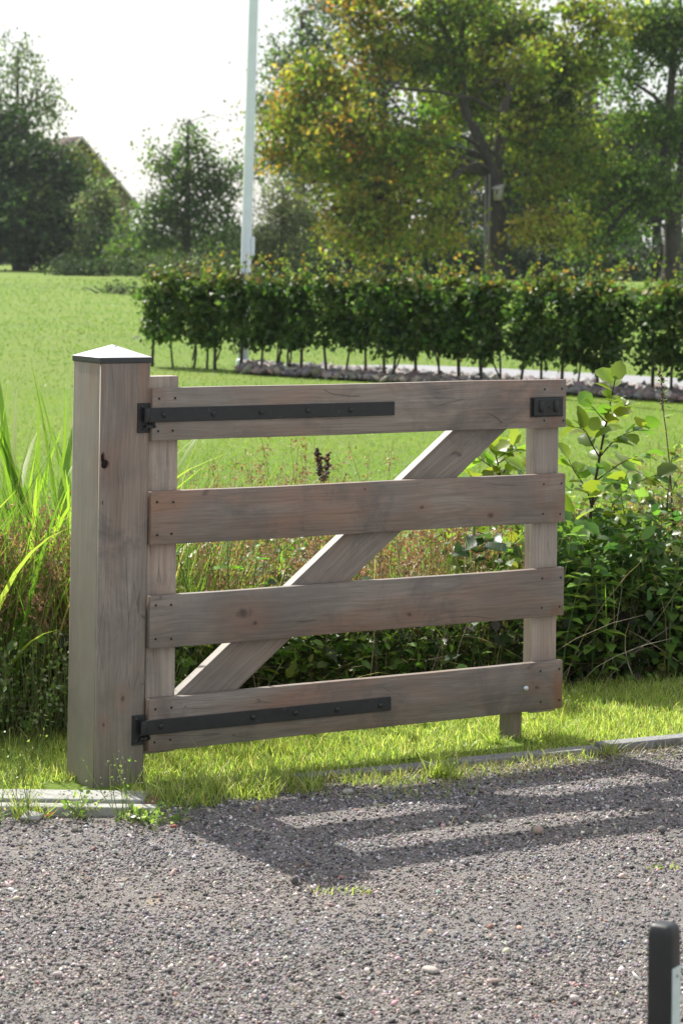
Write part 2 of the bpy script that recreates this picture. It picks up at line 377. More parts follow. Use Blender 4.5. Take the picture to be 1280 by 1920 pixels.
def lawnmat():
    m, nt, p = newmat('lawn_turf')
    g = nd(nt, 'ShaderNodeNewGeometry').outputs['Position']
    n1 = noise(nt, g, 0.35, 5, 0.6); n2 = noise(nt, g, 9.0, 4, 0.7); n3 = noise(nt, g, 55.0, 4, 0.8)
    n4 = noise(nt, nd(nt, 'ShaderNodeVectorMath', {0: g, 1: (0.35, 1.0, 1)}, operation='MULTIPLY').outputs[0], 0.09, 4, 0.6, 0.5)
    c = ramp(nt, n2, [(0.3, (.115, .185, .025)), (0.7, (.155, .235, .034))])
    c = mixc(nt, ramp(nt, n1, [(0.4, 0.0), (0.7, 0.7)]), c, (.185, .23, .042))
    c = mixc(nt, ramp(nt, n4, [(0.5, 0.0), (0.7, 0.6)]), c, (.085, .14, .03))
    c = mixc(nt, 1.0, c, ramp(nt, n3, [(0.3, 0.8), (0.7, 1.12)]), 'MULTIPLY')
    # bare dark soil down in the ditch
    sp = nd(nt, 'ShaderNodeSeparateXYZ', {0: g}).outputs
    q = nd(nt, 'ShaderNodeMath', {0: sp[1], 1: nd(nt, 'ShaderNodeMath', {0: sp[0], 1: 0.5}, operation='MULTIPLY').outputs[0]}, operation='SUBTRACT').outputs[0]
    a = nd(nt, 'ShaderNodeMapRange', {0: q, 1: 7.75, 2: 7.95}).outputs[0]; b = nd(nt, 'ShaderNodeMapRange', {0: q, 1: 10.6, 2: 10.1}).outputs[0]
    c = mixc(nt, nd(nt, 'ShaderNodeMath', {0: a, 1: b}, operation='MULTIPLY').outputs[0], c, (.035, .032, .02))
    nt.links.new(c, p.inputs['Base Color']); p.inputs['Roughness'].default_value = 0.9; p.inputs['Specular IOR Level'].default_value = 0.15
    h = nd(nt, 'ShaderNodeMath', {0: n2, 1: n3}, operation='ADD').outputs[0]
    nt.links.new(bump(nt, h, 0.6, 0.03), p.inputs['Normal'])
    return m
xs = np.unique(np.concatenate([np.linspace(-3, 3.5, 90), -3-np.geomspace(0.1, 700, 40), 3.5+np.geomspace(0.1, 700, 40)]))
ys = np.unique(np.concatenate([np.linspace(6, 13, 150), 13+np.geomspace(0.1, 1500, 90), 6-np.geomspace(0.1, 60, 25)]))
tag(grid('lawn', xs, ys, lawn_z, lawnmat()), kind='structure')
def gravelmat():
    m, nt, p = newmat('gravel_bed')
    g = nd(nt, 'ShaderNodeNewGeometry').outputs['Position']
    vo = nd(nt, 'ShaderNodeTexVoronoi', {'Vector': g, 'Scale': 210.0}); n1 = noise(nt, g, 1.7, 5, 0.6); n2 = noise(nt, g, 300.0, 3)
    c = ramp(nt, nd(nt, 'ShaderNodeSeparateColor', {0: vo.outputs['Color']}).outputs[0], [(0.0, (.08, .074, .07)), (0.5, (.17, .157, .149)), (1.0, (.29, .265, .25))])
    c = mixc(nt, ramp(nt, n1, [(0.4, 0.0), (0.7, 0.6)]), c, (.26, .225, .20))
    n5 = noise(nt, g, 5.5, 4, 0.6); c = mixc(nt, ramp(nt, n5, [(0.66, 0.0), (0.74, 0.7)]), c, (.50, .40, .25))
    c = mixc(nt, 1.0, c, ramp(nt, n2, [(0.3, 0.6), (0.7, 1.25)]), 'MULTIPLY')
    nt.links.new(c, p.inputs['Base Color']); p.inputs['Roughness'].default_value = 0.9
    nt.links.new(bump(nt, vo.outputs['Distance'], 0.9, 0.006), p.inputs['Normal'])
    return m
gx = np.unique(np.concatenate([np.linspace(-1.6, 1.8, 100), -1.6-np.geomspace(0.1, 14, 14), 1.8+np.geomspace(0.1, 14, 14)]))
gy = np.unique(np.concatenate([np.linspace(0, 0.85, 25), np.linspace(0.85, 1, 80)]))
tag(grid('gravel_drive', gx, gy, gravel_z, gravelmat(), (-14.0, lambda X: np.where(X > -0.47, 6.83+0.47*X, 6.33))), kind='structure')

# loose stones of the drive
def ico(): 
    t = (1+5**.5)/2; v = np.array([[-1,t,0],[1,t,0],[-1,-t,0],[1,-t,0],[0,-1,t],[0,1,t],[0,-1,-t],[0,1,-t],[t,0,-1],[t,0,1],[-t,0,-1],[-t,0,1]], float)
    f = np.array([[0,11,5],[0,5,1],[0,1,7],[0,7,10],[0,10,11],[1,5,9],[5,11,4],[11,10,2],[10,7,6],[7,1,8],[3,9,4],[3,4,2],[3,2,6],[3,6,8],[3,8,9],[4,9,5],[2,4,11],[6,2,10],[8,6,7],[9,8,1]])
    return v/np.linalg.norm(v[0]), f
OCT = (np.array([[1,0,0],[-1,0,0],[0,1,0],[0,-1,0],[0,0,1],[0,0,-1]], float), np.array([[0,2,4],[2,1,4],[1,3,4],[3,0,4],[2,0,5],[1,2,5],[3,1,5],[0,3,5]]))
def stones(tmpl, n, size, pos, pal, w, flat=(0.45, 0.8), rough=0.25, smooth=False, mb=None, nvar=12):
    tv, tf = tmpl; out = MB() if mb is None else mb
    var = rng.integers(0, nvar, n)
    yaw = rng.uniform(0, 2*PI, n); col = jit(pick(pal, n, w), 0.22)
    if n > 5000:      # browner and greyer stretches of the drive
        k_ = np.clip(.5+1.6*snoise(pos[:, 0]*.8, pos[:, 1]*2.2, 2.3, 91), 0, 1)[:, None]; col = col*(np.array([1.05, 1.0, .97])*k_+np.array([.88, .90, .96])*(1-k_))
    for k in range(nvar):
        s = var == k; c = s.sum()
        if not c: continue
        v = tv*(1+rng.normal(size=(len(tv), 1))*rough)*np.array([1, rng.uniform(0.6, 1), 1])
        ca, sa = np.cos(yaw[s]), np.sin(yaw[s]); R = np.zeros((c, 3, 3)); tl = rng.normal(size=(c, 2))*0.35
        R[:, 0, 0] = ca; R[:, 0, 1] = -sa; R[:, 1, 0] = sa; R[:, 1, 1] = ca; R[:, 2, 2] = 1; R[:, 2, 0] = tl[:, 0]; R[:, 2, 1] = tl[:, 1]
        sc = np.stack([size[s], size[s], size[s]*rng.uniform(*flat, c)], 1)
        scatter(v, [tf], pos[s], R, sc, col[s], mb=out)
    return out
GP = [(.13,.121,.12), (.215,.20,.196), (.35,.322,.31), (.40,.34,.315), (.63,.59,.57), (.27,.17,.14), (.06,.056,.053)]
GW = [.24, .27, .20, .10, .07, .02, .14]
def spread(n, core, tail):
    # full density over the core half-width, thinning out gently to the sides
    u = rng.random(n); t = rng.random(n) < .16
    return np.where(rng.random(n) < .5, -1, 1)*np.where(t, core+tail*(1-np.sqrt(1-u)), core*u)
def drive_pts(n):
    Y = 4.1+rng.random(n)*4.1; X = spread(n, 0.165*Y+0.08, 1.5)
    k = (Y < np.where(X > -0.47, 6.82+0.47*X, 6.33)); return X[k], Y[k]
X, Y = drive_pts(158000); kk = rng.random(len(X)) < np.clip(.85+1.5*snoise(X*.7, Y*1.8, 2.1, 77)+.5*snoise(X, Y, 7, 78), .5, 1); X, Y = X[kk], Y[kk]; n = len(X); sz = rng.gamma(3.6, 0.00066, n)+0.0009
P_ = np.stack([X, Y, gravel_z(X, Y)+sz*0.25], 1)
mb = stones(OCT, n, sz, P_, GP, GW, (0.5, 0.95), 0.22)
tag(mb.obj('fine_gravel', M_stone), kind='stuff')
X, Y = drive_pts(10500); n = len(X); sz = rng.gamma(3.6, 0.0010, n)+0.0018
cl = snoise(X, Y, 2.4, 12); kk = rng.random(n) < np.clip(0.55+cl*1.2, 0.15, 1); X, Y, sz = X[kk], Y[kk], sz[kk]; n = len(X)
mb = stones(ico(), n, sz, np.stack([X, Y, gravel_z(X, Y)+sz*0.3], 1), GP+[(.42,.30,.27)], GW+[.12], (0.4, 0.7), 0.12)
tag(mb.obj('coarse_gravel', M_stone, smooth=True), kind='stuff')
# side areas beyond the frame, sparser
n = 9000; X = rng.uniform(-3.6, 4.0, n); Y = rng.uniform(2.6, 8.6, n); k = (Y < np.where(X > -0.47, 6.8+0.47*X, 6.33)) & ((np.abs(X) > 0.17*Y+0.3) | (Y < 4.3)); X, Y = X[k], Y[k]; n = len(X)
sz = rng.gamma(4.5, 0.0009, n)+0.0025
tag(stones(OCT, n, sz, np.stack([X, Y, gravel_z(X, Y)+sz*0.3], 1), GP, GW, (0.5, 0.9), 0.2).obj('scattered_gravel', M_stone), kind='stuff')
# pick-out stones lying on the gravel
def rock(loc, s, col, label, sq=(1, .8, .6), sub=1, rz=None):
    import bmesh
    bm = bmesh.new(); bmesh.ops.create_icosphere(bm, subdivisions=2, radius=1)
    me = bpy.data.meshes.new('pebble'); v = np.array([p.co[:] for p in bm.verts]); f = np.array([[q.index for q in fc.verts] for fc in bm.faces]); bm.free()
    s = s*.78
    v = v*(1+0.16*np.sin(v@rng.normal(size=3)*2.3+1)[:, None]+rng.normal(size=(len(v), 1))*0.03)*np.array(sq)*s
    o = mk('pebble', v, f, M_stone, None, [col], True); o.location = loc; o.rotation_euler = (0, 0, rng.uniform(0, 6) if rz is None else rz)
    return tag(o, label, 'stone', 'larger pebbles lying on the gravel drive')
for (p, s, c, lab, sq) in [
    ((0.533, 6.19, -0.006), .018, (.36,.27,.22), 'rounded tan pebble standing out between the two lowest gate shadows', (1, .9, .8)),
    ((0.206, 5.00, -0.005), .022, (.40,.36,.32), 'flat pale stone lying in the foreground left of the black bollard', (1.1, .7, .4)),
    ((0.036, 6.61, 0.005), .017, (.36,.34,.32), 'half-buried light pebble at the mossy drive edge below the gate', (1.2, .8, .6)),
    ((-0.094, 5.68, -0.004), .016, (.09,.085,.085), 'dark angular stone at the outer edge of the post shadow', (1, .8, .8)),
    ((0.494, 4.82, 0.003), .014, (.52,.47,.43), 'small off-white pebble near the bottom edge left of the bollard', (1, .8, .7)),
    ((-0.422, 6.20, 0.004), .012, (.34,.12,.10), 'small dull red stone lying in front of the kerb end', (1.3, .6, .5)),
    ((0.335, 4.93, -0.010), .016, (.40,.31,.27), 'pinkish flat pebble in the foreground gravel', (1.3, .7, .4)),
    ((-0.278, 5.77, -0.003), .014, (.33,.30,.29), 'grey pebble on the sunlit gravel left of the post shadow', (1, .8, .6)),
    ((-0.575, 4.94, 0.004), .013, (.43,.37,.35), 'pale pebble in the lower left of the drive', (1.2, .8, .5)),
    ((0.363, 5.98, -0.001), .013, (.10,.095,.09), 'dark stone sitting on the gravel in the gate shadow', (1.1, .8, .7)),
    ((0.861, 6.22, -0.001), .015, (.12,.11,.105), 'dark stone in the gate shadow at the right edge', (1, .9, .8)),
    ((-0.026, 6.50, 0.006), .012, (.42,.38,.34), 'light pebble below the mossy edge of the drive', (1.2, .8, .6))]:
    rock((p[0], p[1], 0.002+s*sq[2]*0.3), s, c, lab, sq)

# ------------------------------------------------------------------ kerbs
kb = bpy.data.objects.new('kerb', None); C.objects.link(kb); kb['kind'] = 'structure'; kb.location = (-0.47, 6.82, 0)
ang = math.atan(0.47)
def kerbstone(x0, x1, z, dy=0.0, w=0.055, m=None):
    xm = (x0+x1)/2; L = (x1-x0)/math.cos(ang); ym = 6.82+0.47*xm+dy
    o = box('kerb_stone', (-L/2+.003, L/2-.003, -w/2, w/2, -.12, 0), m or M_slate, None, 0.004)
    o.parent = kb; o.location = (xm+0.47, ym-6.82+w/2, z); o.rotation_euler = (rng.normal()*0.01, rng.normal()*0.004, ang+rng.normal()*0.004)
xk = -0.12
for i, (L, z) in enumerate([(0.46, 0.006), (0.46, 0.010), (0.46, 0.020), (0.46, 0.026), (0.46, 0.024), (0.46, 0.022), (0.46, 0.024), (0.46, 0.024), (0.46, .024)]):
    kerbstone(xk, xk+L, z); xk += L
for (x0, x1) in ((-1.05, -0.474), (-1.66, -1.056), (-2.3, -1.666), (-2.95, -2.306)):
    o = box('kerb_stone', (x0, x1, 6.315, 6.36, -.1, .024), M_conc, None, 0.006); o.parent = kb; o.location = (0.47, -6.82, 0)
for (x0, x1) in ((-0.98, -0.515), (-1.60, -0.986), (-2.25, -1.606), (-2.9, -2.256)):
    o = box('kerb_stone', (x0, x1, 6.39, 6.50, -.1, .026+rng.normal()*.001), M_conc, None, 0.006); o.parent = kb; o.location = (0.47, -6.82, 0)
o = box('brick', (-0.5, -0.463, 6.40, 6.47, -.05, .018), M_brick, None, 0.004); o.parent = kb; o.location = (0.45, -6.82, 0)
box('kerb_joint_soil', (-3, -0.49, 6.357, 6.393, -.1, .004), plain('joint_soil', (.12, .10, .08), .95, 0, .4, 90, .8), kb, 0).location = (0.47, -6.82, 0)
n = 500; X = rng.uniform(-1.6, -0.48, n); Y = rng.uniform(6.36, 6.39, n); sz = rng.uniform(.002, .006, n)
tag(stones(OCT, n, sz, np.stack([X, Y, 0.004+sz*.5], 1), GP, GW).obj('kerb_joint_grit', M_stone), kind='stuff')
n = 260; X = rng.uniform(-1.4, -0.50, n); Y = rng.uniform(6.42, 6.49, n); sz = rng.uniform(.0015, .004, n)
tag(stones(OCT, n, sz, np.stack([X, Y, 0.027+sz*.2], 1), GP, GW).obj('kerb_top_grit', M_stone), kind='stuff')
t = empty('broken_tile', (-0.80, 6.25, 0.0), 'broken piece of pale tile lying in front of the concrete kerb', 'tile')
mk('shard', [(-.03, -.01, .004), (.02, -.014, .004), (.03, .012, .010), (-.012, .016, .018), (-.03, -.01, .012), (.02, -.014, .012), (.03, .012, .018), (-.012, .016, .026)], BQ.copy(), M_conc, t)

# ------------------------------------------------------------------ gate post
PW = 0.1615; PH = 1.196
gp = empty('gate_post', (-0.656, 6.742, 0), 'thick square weathered oak gate post with pyramid cap', 'post', math.radians(34.4))
gp.rotation_euler = (0, 0.006, math.radians(34.4))
import bmesh
def post_mesh():
    bm = bmesh.new(); h = PW/2
    bmesh.ops.create_cube(bm, size=1.0, matrix=Matrix.Translation((0, 0, (PH-.4)/2)) @ Matrix.Diagonal((PW, PW, PH+.4, 1)))
    es = [e for e in bm.edges if abs(e.verts[0].co.z-e.verts[1].co.z) > 0.5]
    bmesh.ops.bevel(bm, geom=es, offset=0.004, segments=2, affect='EDGES', profile=0.6)
    me = bpy.data.meshes.new('shaft'); bm.to_mesh(me); bm.free(); return me
kh = (-PW/2+0.020, -PW/2, 0.918)
M_post = wood('oak_post', 'z', 0.26, .87, knots=[(kh[0], kh[1], kh[2]-.01, .019), (-PW/2+.01, -PW/2+.03, .80, .006), (PW*.05, -PW/2, .245, .012), (-PW/2+.03, -PW/2, .075+.1, .010)])
me = post_mesh(); me.materials.append(M_post)
sh = bpy.data.objects.new('shaft', me); C.objects.link(sh); sh.parent = gp
# real knot hole cut into the corner of the shaft
def blobmesh(pts):
    bm = bmesh.new()
    for (x, y, z, r, sx, sy, sz) in pts:
        bmesh.ops.create_icosphere(bm, subdivisions=2, radius=r, matrix=Matrix.Translation((x, y, z)) @ Matrix.Diagonal((sx, sy, sz, 1)))
    me_ = bpy.data.meshes.new('cut'); bm.to_mesh(me_); bm.free(); return me_
def carve(target, pts):
    for p in pts:
        co = bpy.data.objects.new('cut', blobmesh([p])); C.objects.link(co); co.parent = target.parent
        co.matrix_parent_inverse = Matrix.Identity(4)
        bpy.context.view_layer.update()
        md = target.modifiers.new('b', 'BOOLEAN'); md.operation = 'DIFFERENCE'; md.object = co; md.solver = 'EXACT'
        bpy.context.view_layer.update()
        ev = target.evaluated_get(bpy.context.evaluated_depsgraph_get()); nm = bpy.data.meshes.new_from_object(ev)
        target.modifiers.clear(); target.data = nm
        bpy.data.objects.remove(co)
carve(sh, [(kh[0]+.001, kh[1], kh[2]-.010, .0125, 1.15, 4.5, 1.05), (kh[0]-.007, kh[1], kh[2]+.009, .0075, .95, 5.0, 2.2), (-PW/2+.014, -PW/2, .80, .003, .8, 2, 2.4)])
md = sh.modifiers.new('wn', 'WEIGHTED_NORMAL')
# near-black liner in the knot hole; its colour stands in for deep shade
kc = bpy.data.objects.new('knot_shade_liner', blobmesh([(kh[0]+.001, kh[1]+.020, kh[2]-.008, .017, 1, .85, 1.15), (kh[0]-.005, kh[1]+.018, kh[2]+.008, .011, 1, 1, 1.6)])); C.objects.link(kc); kc.parent = gp
kc.data.materials.append(plain('knot_shade_black', (.018, .012, .009), .95, 0, .4, 200, .6))
# cap
hw = PW/2+.004
cz = PH
cap = mk('cap', [(-hw, -hw, cz+.012), (hw, -hw, cz+.012), (hw, hw, cz+.012), (-hw, hw, cz+.012), (0, 0, cz+.046)],
         [[0, 1, 4], [1, 2, 4], [2, 3, 4], [3, 0, 4], [3, 2, 1, 0]], M_cap, gp)
md = cap.modifiers.new('b', 'BEVEL'); md.width = .0012; md.segments = 2
box('cap_rim', (-hw+.001, hw-.001, -hw+.001, hw-.001, cz-.004, cz+.0115), M_rim, gp, 0.002)
lathe('screw', [(.0022, 0), (.002, .0012), (.0006, .0018)], M_screw, gp, 8, (0.004, -.014, cz+.0405), (0.5, 0, 0))
def bracket(zc):
    o = box('hinge_bracket', (.039, .0785, -PW/2-.005, -PW/2, zc-.0425, zc+.0425), M_black, gp, 0.0012)
    for dz in (-.031, .031):
        s = lathe('bolt', [(.0055, 0), (.005, .002), (.002, .0035)], M_black, o, 10, (.052, -PW/2-.005, zc+dz), (PI/2, 0, 0))
    box('hinge_hook', (.060, .092, -PW/2-.018, -PW/2-.0052, zc-.028, zc-.020), M_black, o, 0.001)
    lathe('hinge_pin', [(.0062, 0), (.0062, .052), (.003, .055)], M_black, o, 12, (.084, -PW/2-.0135, zc-.028))
bracket(1.036); bracket(0.150)

# ------------------------------------------------------------------ the gate
GL = 1.428
gate = empty('wooden_gate', (-0.53, 6.71, 0), 'low oak field gate of four weathered rails with one diagonal brace', 'gate', math.radians(29.7))
ZR = [(0.970, 1.120), (0.673, 0.825), (0.379, 0.529), (0.087, 0.237)]
KN = [[], [(0.90, -.001, .742, .010), (1.15, -.001, .705, .015), (0.70, -.001, .805, .006)], [(0.30, -.001, .46, .030), (0.335, -.001, .43, .012), (0.86, -.001, .42, .012)], [(1.33, -.001, .16, .012)]]
for i, (z0, z1) in enumerate(ZR):
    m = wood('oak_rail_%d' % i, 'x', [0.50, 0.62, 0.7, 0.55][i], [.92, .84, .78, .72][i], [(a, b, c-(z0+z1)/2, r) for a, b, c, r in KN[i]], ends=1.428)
    # slightly cupped board: thin box with many sections
    n = 24; v = []; q = []
    for k in range(n+1):
        x = GL*k/n; w = 0.0012*math.sin(k*0.7+i)+0.0008*math.sin(k*1.9+2*i); dz = 0.0008*math.sin(k*0.45+1.3*i); h = (z1-z0)/2
        v += [(x, w, -h+dz), (x, .025+w, -h+dz), (x, .025+w, h+dz), (x, w, h+dz)]
    for k in range(n):
        a = 4*k
        q += [[a, a+4, a+7, a+3], [a+1, a+2, a+6, a+5], [a+3, a+7, a+6, a+2], [a, a+1, a+5, a+4]]
    q += [[0, 3, 2, 1], [4*n, 4*n+1, 4*n+2, 4*n+3]]
    r = mk('rail', v, np.array(q), m, gate); r.location = (0, 0, (z0+z1)/2)
    md = r.modifiers.new('b', 'BEVEL'); md.width = .0018; md.segments = 2; md.limit_method = 'ANGLE'; md.angle_limit = 0.9
    for sx in (0.018, 0.068, 1.345, 1.414):
        for dz in (-.048, .046):
            if i == 0 and sx > 1.3 and dz < 0: dz = -.055
            s = lathe('screw', [(.0036, 0), (.0034, .0006), (.001, .0002)], M_screw, r, 8, (sx+rng.normal()*.002, 0.0002-0.0012, dz+rng.normal()*.002), (PI/2, 0, 0))
def stile(x0, x1, z0, z1, y0=.0275, y1=.072):
    o = box('stile', (x0-.5*(x0+x1), x1-.5*(x0+x1), y0, y1, z0, z1), wood('oak_stile_%d' % int(x0*10), 'z', 1.5, 1.28), gate, 0.0025)
    o.location = ((x0+x1)/2, 0, 0); return o
stile(0.0, .094, .075, 1.152); stile(1.325, 1.420, .075, 1.112)
# brace lies in the plane of the stiles
def brace():
    # corners in gate x,z
    th = math.atan2(.732, .928); nx, nz = math.sin(th), -math.cos(th); wd = .124
    A = np.array([.0955, .2345]); B = A+np.array([math.cos(th), math.sin(th)])*1.30
    pts = [(.0955, .105), (.0955, .2345), (1.130, .2345+(1.130-.0955)*math.tan(th)), (1.255, 1.075)]
    # lower edge: offset line
    lo = lambda x: .2345+(x-.0955)*math.tan(th)-wd/math.cos(th)
    xb = .0955+(.105-.2345+wd/math.cos(th))/math.tan(th)
    xt = .0955+(1.075-.2345+wd/math.cos(th))/math.tan(th); xt2 = .0955+(1.075-.2345)/math.tan(th)
    pg = [(.0955, .105), (max(xb, .0965), .105), (min(xt, 1.3235), lo(min(xt, 1.3235))), (min(xt, 1.3235), 1.075), (xt2, 1.075), (.0955, .2345)]
    if xt < 1.32: pg = [(.0955, .105), (xb, .105), (xt, 1.075), (xt2, 1.075), (.0955, .2345)]
    # local frame along the brace so that grain follows it
    c, s = math.cos(th), math.sin(th); o0 = np.array([.0955, .2345])
    loc = [((x-o0[0])*c+(z-o0[1])*s, -(x-o0[0])*s+(z-o0[1])*c) for x, z in pg]
    k = len(loc); v = [(a, .0277, b) for a, b in loc]+[(a, .066, b) for a, b in loc]
    f = [list(range(k)), list(range(2*k-1, k-1, -1))]+[[i, i+k, (i+1) % k+k, (i+1) % k] for i in range(k)]
    o = mk('brace', v, f, wood('oak_brace', 'x', .25, .82), gate); o.location = (o0[0], 0, o0[1]); o.rotation_euler = (0, -th, 0)
    md = o.modifiers.new('b', 'BEVEL'); md.width = .002; md.segments = 2
    return o
brace()
def strap(z, bolts, L=.797):
    o = box('hinge_strap', (-.018, L, -.0075, -.0015, z-.0205, z+.0205), M_black, gate, 0.0015)
    for b in bolts:
        lathe('bolt', [(.0085, 0), (.0082, .0018), (.006, .0042), (.002, .0052)], M_black, o, 14, (b, -.0075, z+rng.normal()*.001), (PI/2, 0, 0))
    lathe('strap_eye', [(.0088, -.020), (.0095, -.018), (.0095, .018), (.0088, .020)], M_black, o, 14, (-.018, -.0035, z))
strap(1.044, (.033, .190, .345, .50, .645)); strap(0.157, (.035, .33, .47, .61, .76), .797)
la = box('latch_plate', (1.2915, 1.4140, -.0045, -.0015, 1.004, 1.066), M_black, gate, 0.001)
box('latch_housing', (1.298, 1.4075, -.013, -.0047, 1.007, 1.063), M_black, la, 0.003)
for x in (1.325, 1.380):
    lathe('latch_knuckle', [(.004, -.018), (.0085, -.014), (.0085, .014), (.004, .018)], M_black, la, 14, (x, -.0125, 1.037))
lathe('keyhole', [(.004, 0), (.0036, .0008), (.001, .0009)], M_screw, la, 10, (1.353, -.0132, 1.035), (PI/2, 0, 0))
lathe('coach_bolt', [(.010, 0), (.0096, .002), (.007, .0048), (.0025, .006)], M_galv, gate, 18, (1.288, -.0005, .160), (PI/2, 0, 0))
# stop post
sp = empty('stop_post', (0.545, 7.385, 0), 'short square wooden stop post standing in the grass behind the lowest rail', 'post', math.radians(52))
box('stake', (-.024, .026, -.026, .026, -.2, .165), wood('stake_wood', 'z', .5, .6), sp, 0.003)

# ------------------------------------------------------------------ bollard
bo = empty('verge_bollard', (0.480, 3.43, 0), 'black plastic verge bollard with a pale reflector, cut off at lower right', 'bollard', math.radians(-34))
def bollard():
    h = .0195; r = .008; ring = []
    for cx, cy, a0 in ((h-r, h-r, 0), (-h+r, h-r, PI/2), (-h+r, -h+r, PI), (h-r, -h+r, 3*PI/2)):
        for k in range(5): a = a0+k*PI/8; ring.append((cx+r*math.cos(a), cy+r*math.sin(a)))
    ring = np.array(ring); n = len(ring); v = []; q = []
    lv = [(0, 1.0), (.535, 1.0), (.546, .97), (.553, .90), (.557, .78), (.5585, .5)]
    for z, s in lv: v += [(x*s, y*s, z) for x, y in ring]
    for i in range(len(lv)-1):
        for j in range(n): q.append((i*n+j, i*n+(j+1) % n, (i+1)*n+(j+1) % n, (i+1)*n+j))
    f = [list(a) for a in q]+[list(range((len(lv)-1)*n, len(lv)*n)), list(range(n-1, -1, -1))]
    return mk('body', v, f, plain('black_plastic', (.014, .016, .017), .42, 0, .3, 35, .12), bo, smooth=True)
bollard()
rf = box('reflector', (.0195, .0215, -.0135, .0125, .25, .498), plain('pale_reflector', (.55, .66, .62), .3, 0, .08, 30, .05), bo, .0008)
lathe('screw', [(.0022, 0), (.0015, .001)], M_screw, rf, 8, (.0216, -.001, .485), (0, PI/2, 0))

# ------------------------------------------------------------------ verge grass and lawn grass
def blade_t(seg=3, curve=0.35):
    v = []; q = []
    for i in range(seg): 
        t = i/seg; w = 0.5*(1-t**1.5*0.8); v += [(-w, curve*t*t, t), (w, curve*t*t, t)]
    v.append((0, curve, 1.0*0.97))
    for i in range(seg-1): q.append((2*i, 2*i+1, 2*i+3, 2*i+2))
    t = [(2*seg-2, 2*seg-1, 2*seg)]
    return np.array(v), np.array(q), np.array(t)
def grass(name, X, Y, Z, h, w, pal, wts, lean=0.35, seg=3, m=None, mb=None, curve=(.15, .7), jitter=.18):
    n = len(X); nv = 8; out = MB() if mb is None else mb; var = rng.integers(0, nv, n)
    col = jit(pick(pal, n, wts), jitter)
    for k in range(nv):
        s = var == k; c = s.sum()
        if not c: continue
        v, q, t = blade_t(seg, rng.uniform(*curve))
        yaw = rng.uniform(0, 2*PI, c); tx = rng.normal(size=c)*lean; ty = rng.normal(size=c)*lean
        up = np.stack([tx, ty, np.ones(c)], 1); up /= np.linalg.norm(up, axis=1)[:, None]
        sd = np.stack([np.cos(yaw), np.sin(yaw), np.zeros(c)], 1); fw = np.cross(up, sd); fw /= np.linalg.norm(fw, axis=1)[:, None]; sd = np.cross(fw, up)
        R = np.stack([sd, fw, up], 2); sc = np.stack([w[s], h[s], h[s]], 1)
        pos = np.stack([X[s], Y[s], Z[s]], 1)
        V = np.einsum('nij,nkj->nki', R, v[None]*sc[:, None, :])+pos[:, None, :]; off = (np.arange(c)*len(v))[:, None, None]
        cc = np.repeat(col[s], len(v), 0)
        out.add(V.reshape(-1, 3), (q[None]+off).reshape(-1, 4) if len(q) else None, (t[None]+off).reshape(-1, 3), cc)
    if mb is None: return out.obj(name, m or M_grass)
GR = [(.26,.33,.075), (.34,.40,.10), (.43,.47,.18), (.12,.17,.04), (.46,.42,.26)]
n = 122000; X = .2+spread(n, 1.5, 1.6); Y = rng.uniform(0, 1, n)
lo = np.where(X > -0.47, 6.885+0.47*X, np.where(X > -0.82, 6.70, 6.52)); 
edge = np.clip(1-(X+0.47)/0.62, 0, 1)*(X > -0.47)*0.10
lo = lo-edge*(0.6+0.4*np.sin(X*23)); hi = veg_y(X)+0.05
Y = lo+(hi-lo)*Y
near_ = (np.hypot((X-.54)/.07, (Y-7.27)/.11) < 1); keep = (~near_ | (rng.random(n) < .25)) & (rng.random(n) < np.clip(0.80+0.8*snoise(X, Y, 7, 21), 0.3, 1)); X, Y = X[keep], Y[keep]; n = len(X)
h = rng.gamma(4.5, .0050, n)*(0.8+0.4*snoise(X, Y, 5, 8)+0.15); h = np.clip(h, .012, .10)
tag(grass('verge_grass', X, Y, lawn_z(X, Y)-.003, h, rng.uniform(.0022, .0042, n), GR, [.27, .30, .20, .13, .10], .5, 2, jitter=.24), kind='stuff')
# tufts growing in the gravel edge
tx = []; ty = []; th_ = []
for (px, py, r, k, hh) in [(-0.44,6.47,.09,500,.055),(-.30,6.58,.10,600,.06),(-.15,6.66,.09,420,.05),(.02,6.76,.09,160,.025),(.25,6.84,.12,200,.022),(.37,6.90,.10,160,.022),(.50,6.97,.10,160,.02),(.30,6.84,.02,90,.07),(.33,6.83,.02,90,.075),(.83,7.17,.02,90,.045),(.50,7.30,.02,70,.05),(.62,7.10,.12,260,.03),
                           (.12,6.78,.10,300,.028),(-.92,6.24,.03,120,.05),(-.80,6.30,.03,70,.06),(-.83,6.27,.015,30,.09),(.11,6.68,.2,240,.02),(.02,5.62,.05,110,.012),(.82,5.87,.03,60,.010)]:
    a = rng.uniform(0, 2*PI, k); rr = r*np.sqrt(rng.random(k)); tx.append(px+rr*np.cos(a)*1.5); ty.append(py+rr*np.sin(a)*.7); th_.append(rng.gamma(6, hh/6, k))
X = np.concatenate(tx); Y = np.concatenate(ty); h = np.concatenate(th_)
tag(grass('edge_grass_tufts', X, Y, gravel_z(X, Y)-.002, h, rng.uniform(.002, .0038, len(X)), GR, [.3, .25, .15, .25, .12], .5), kind='stuff')
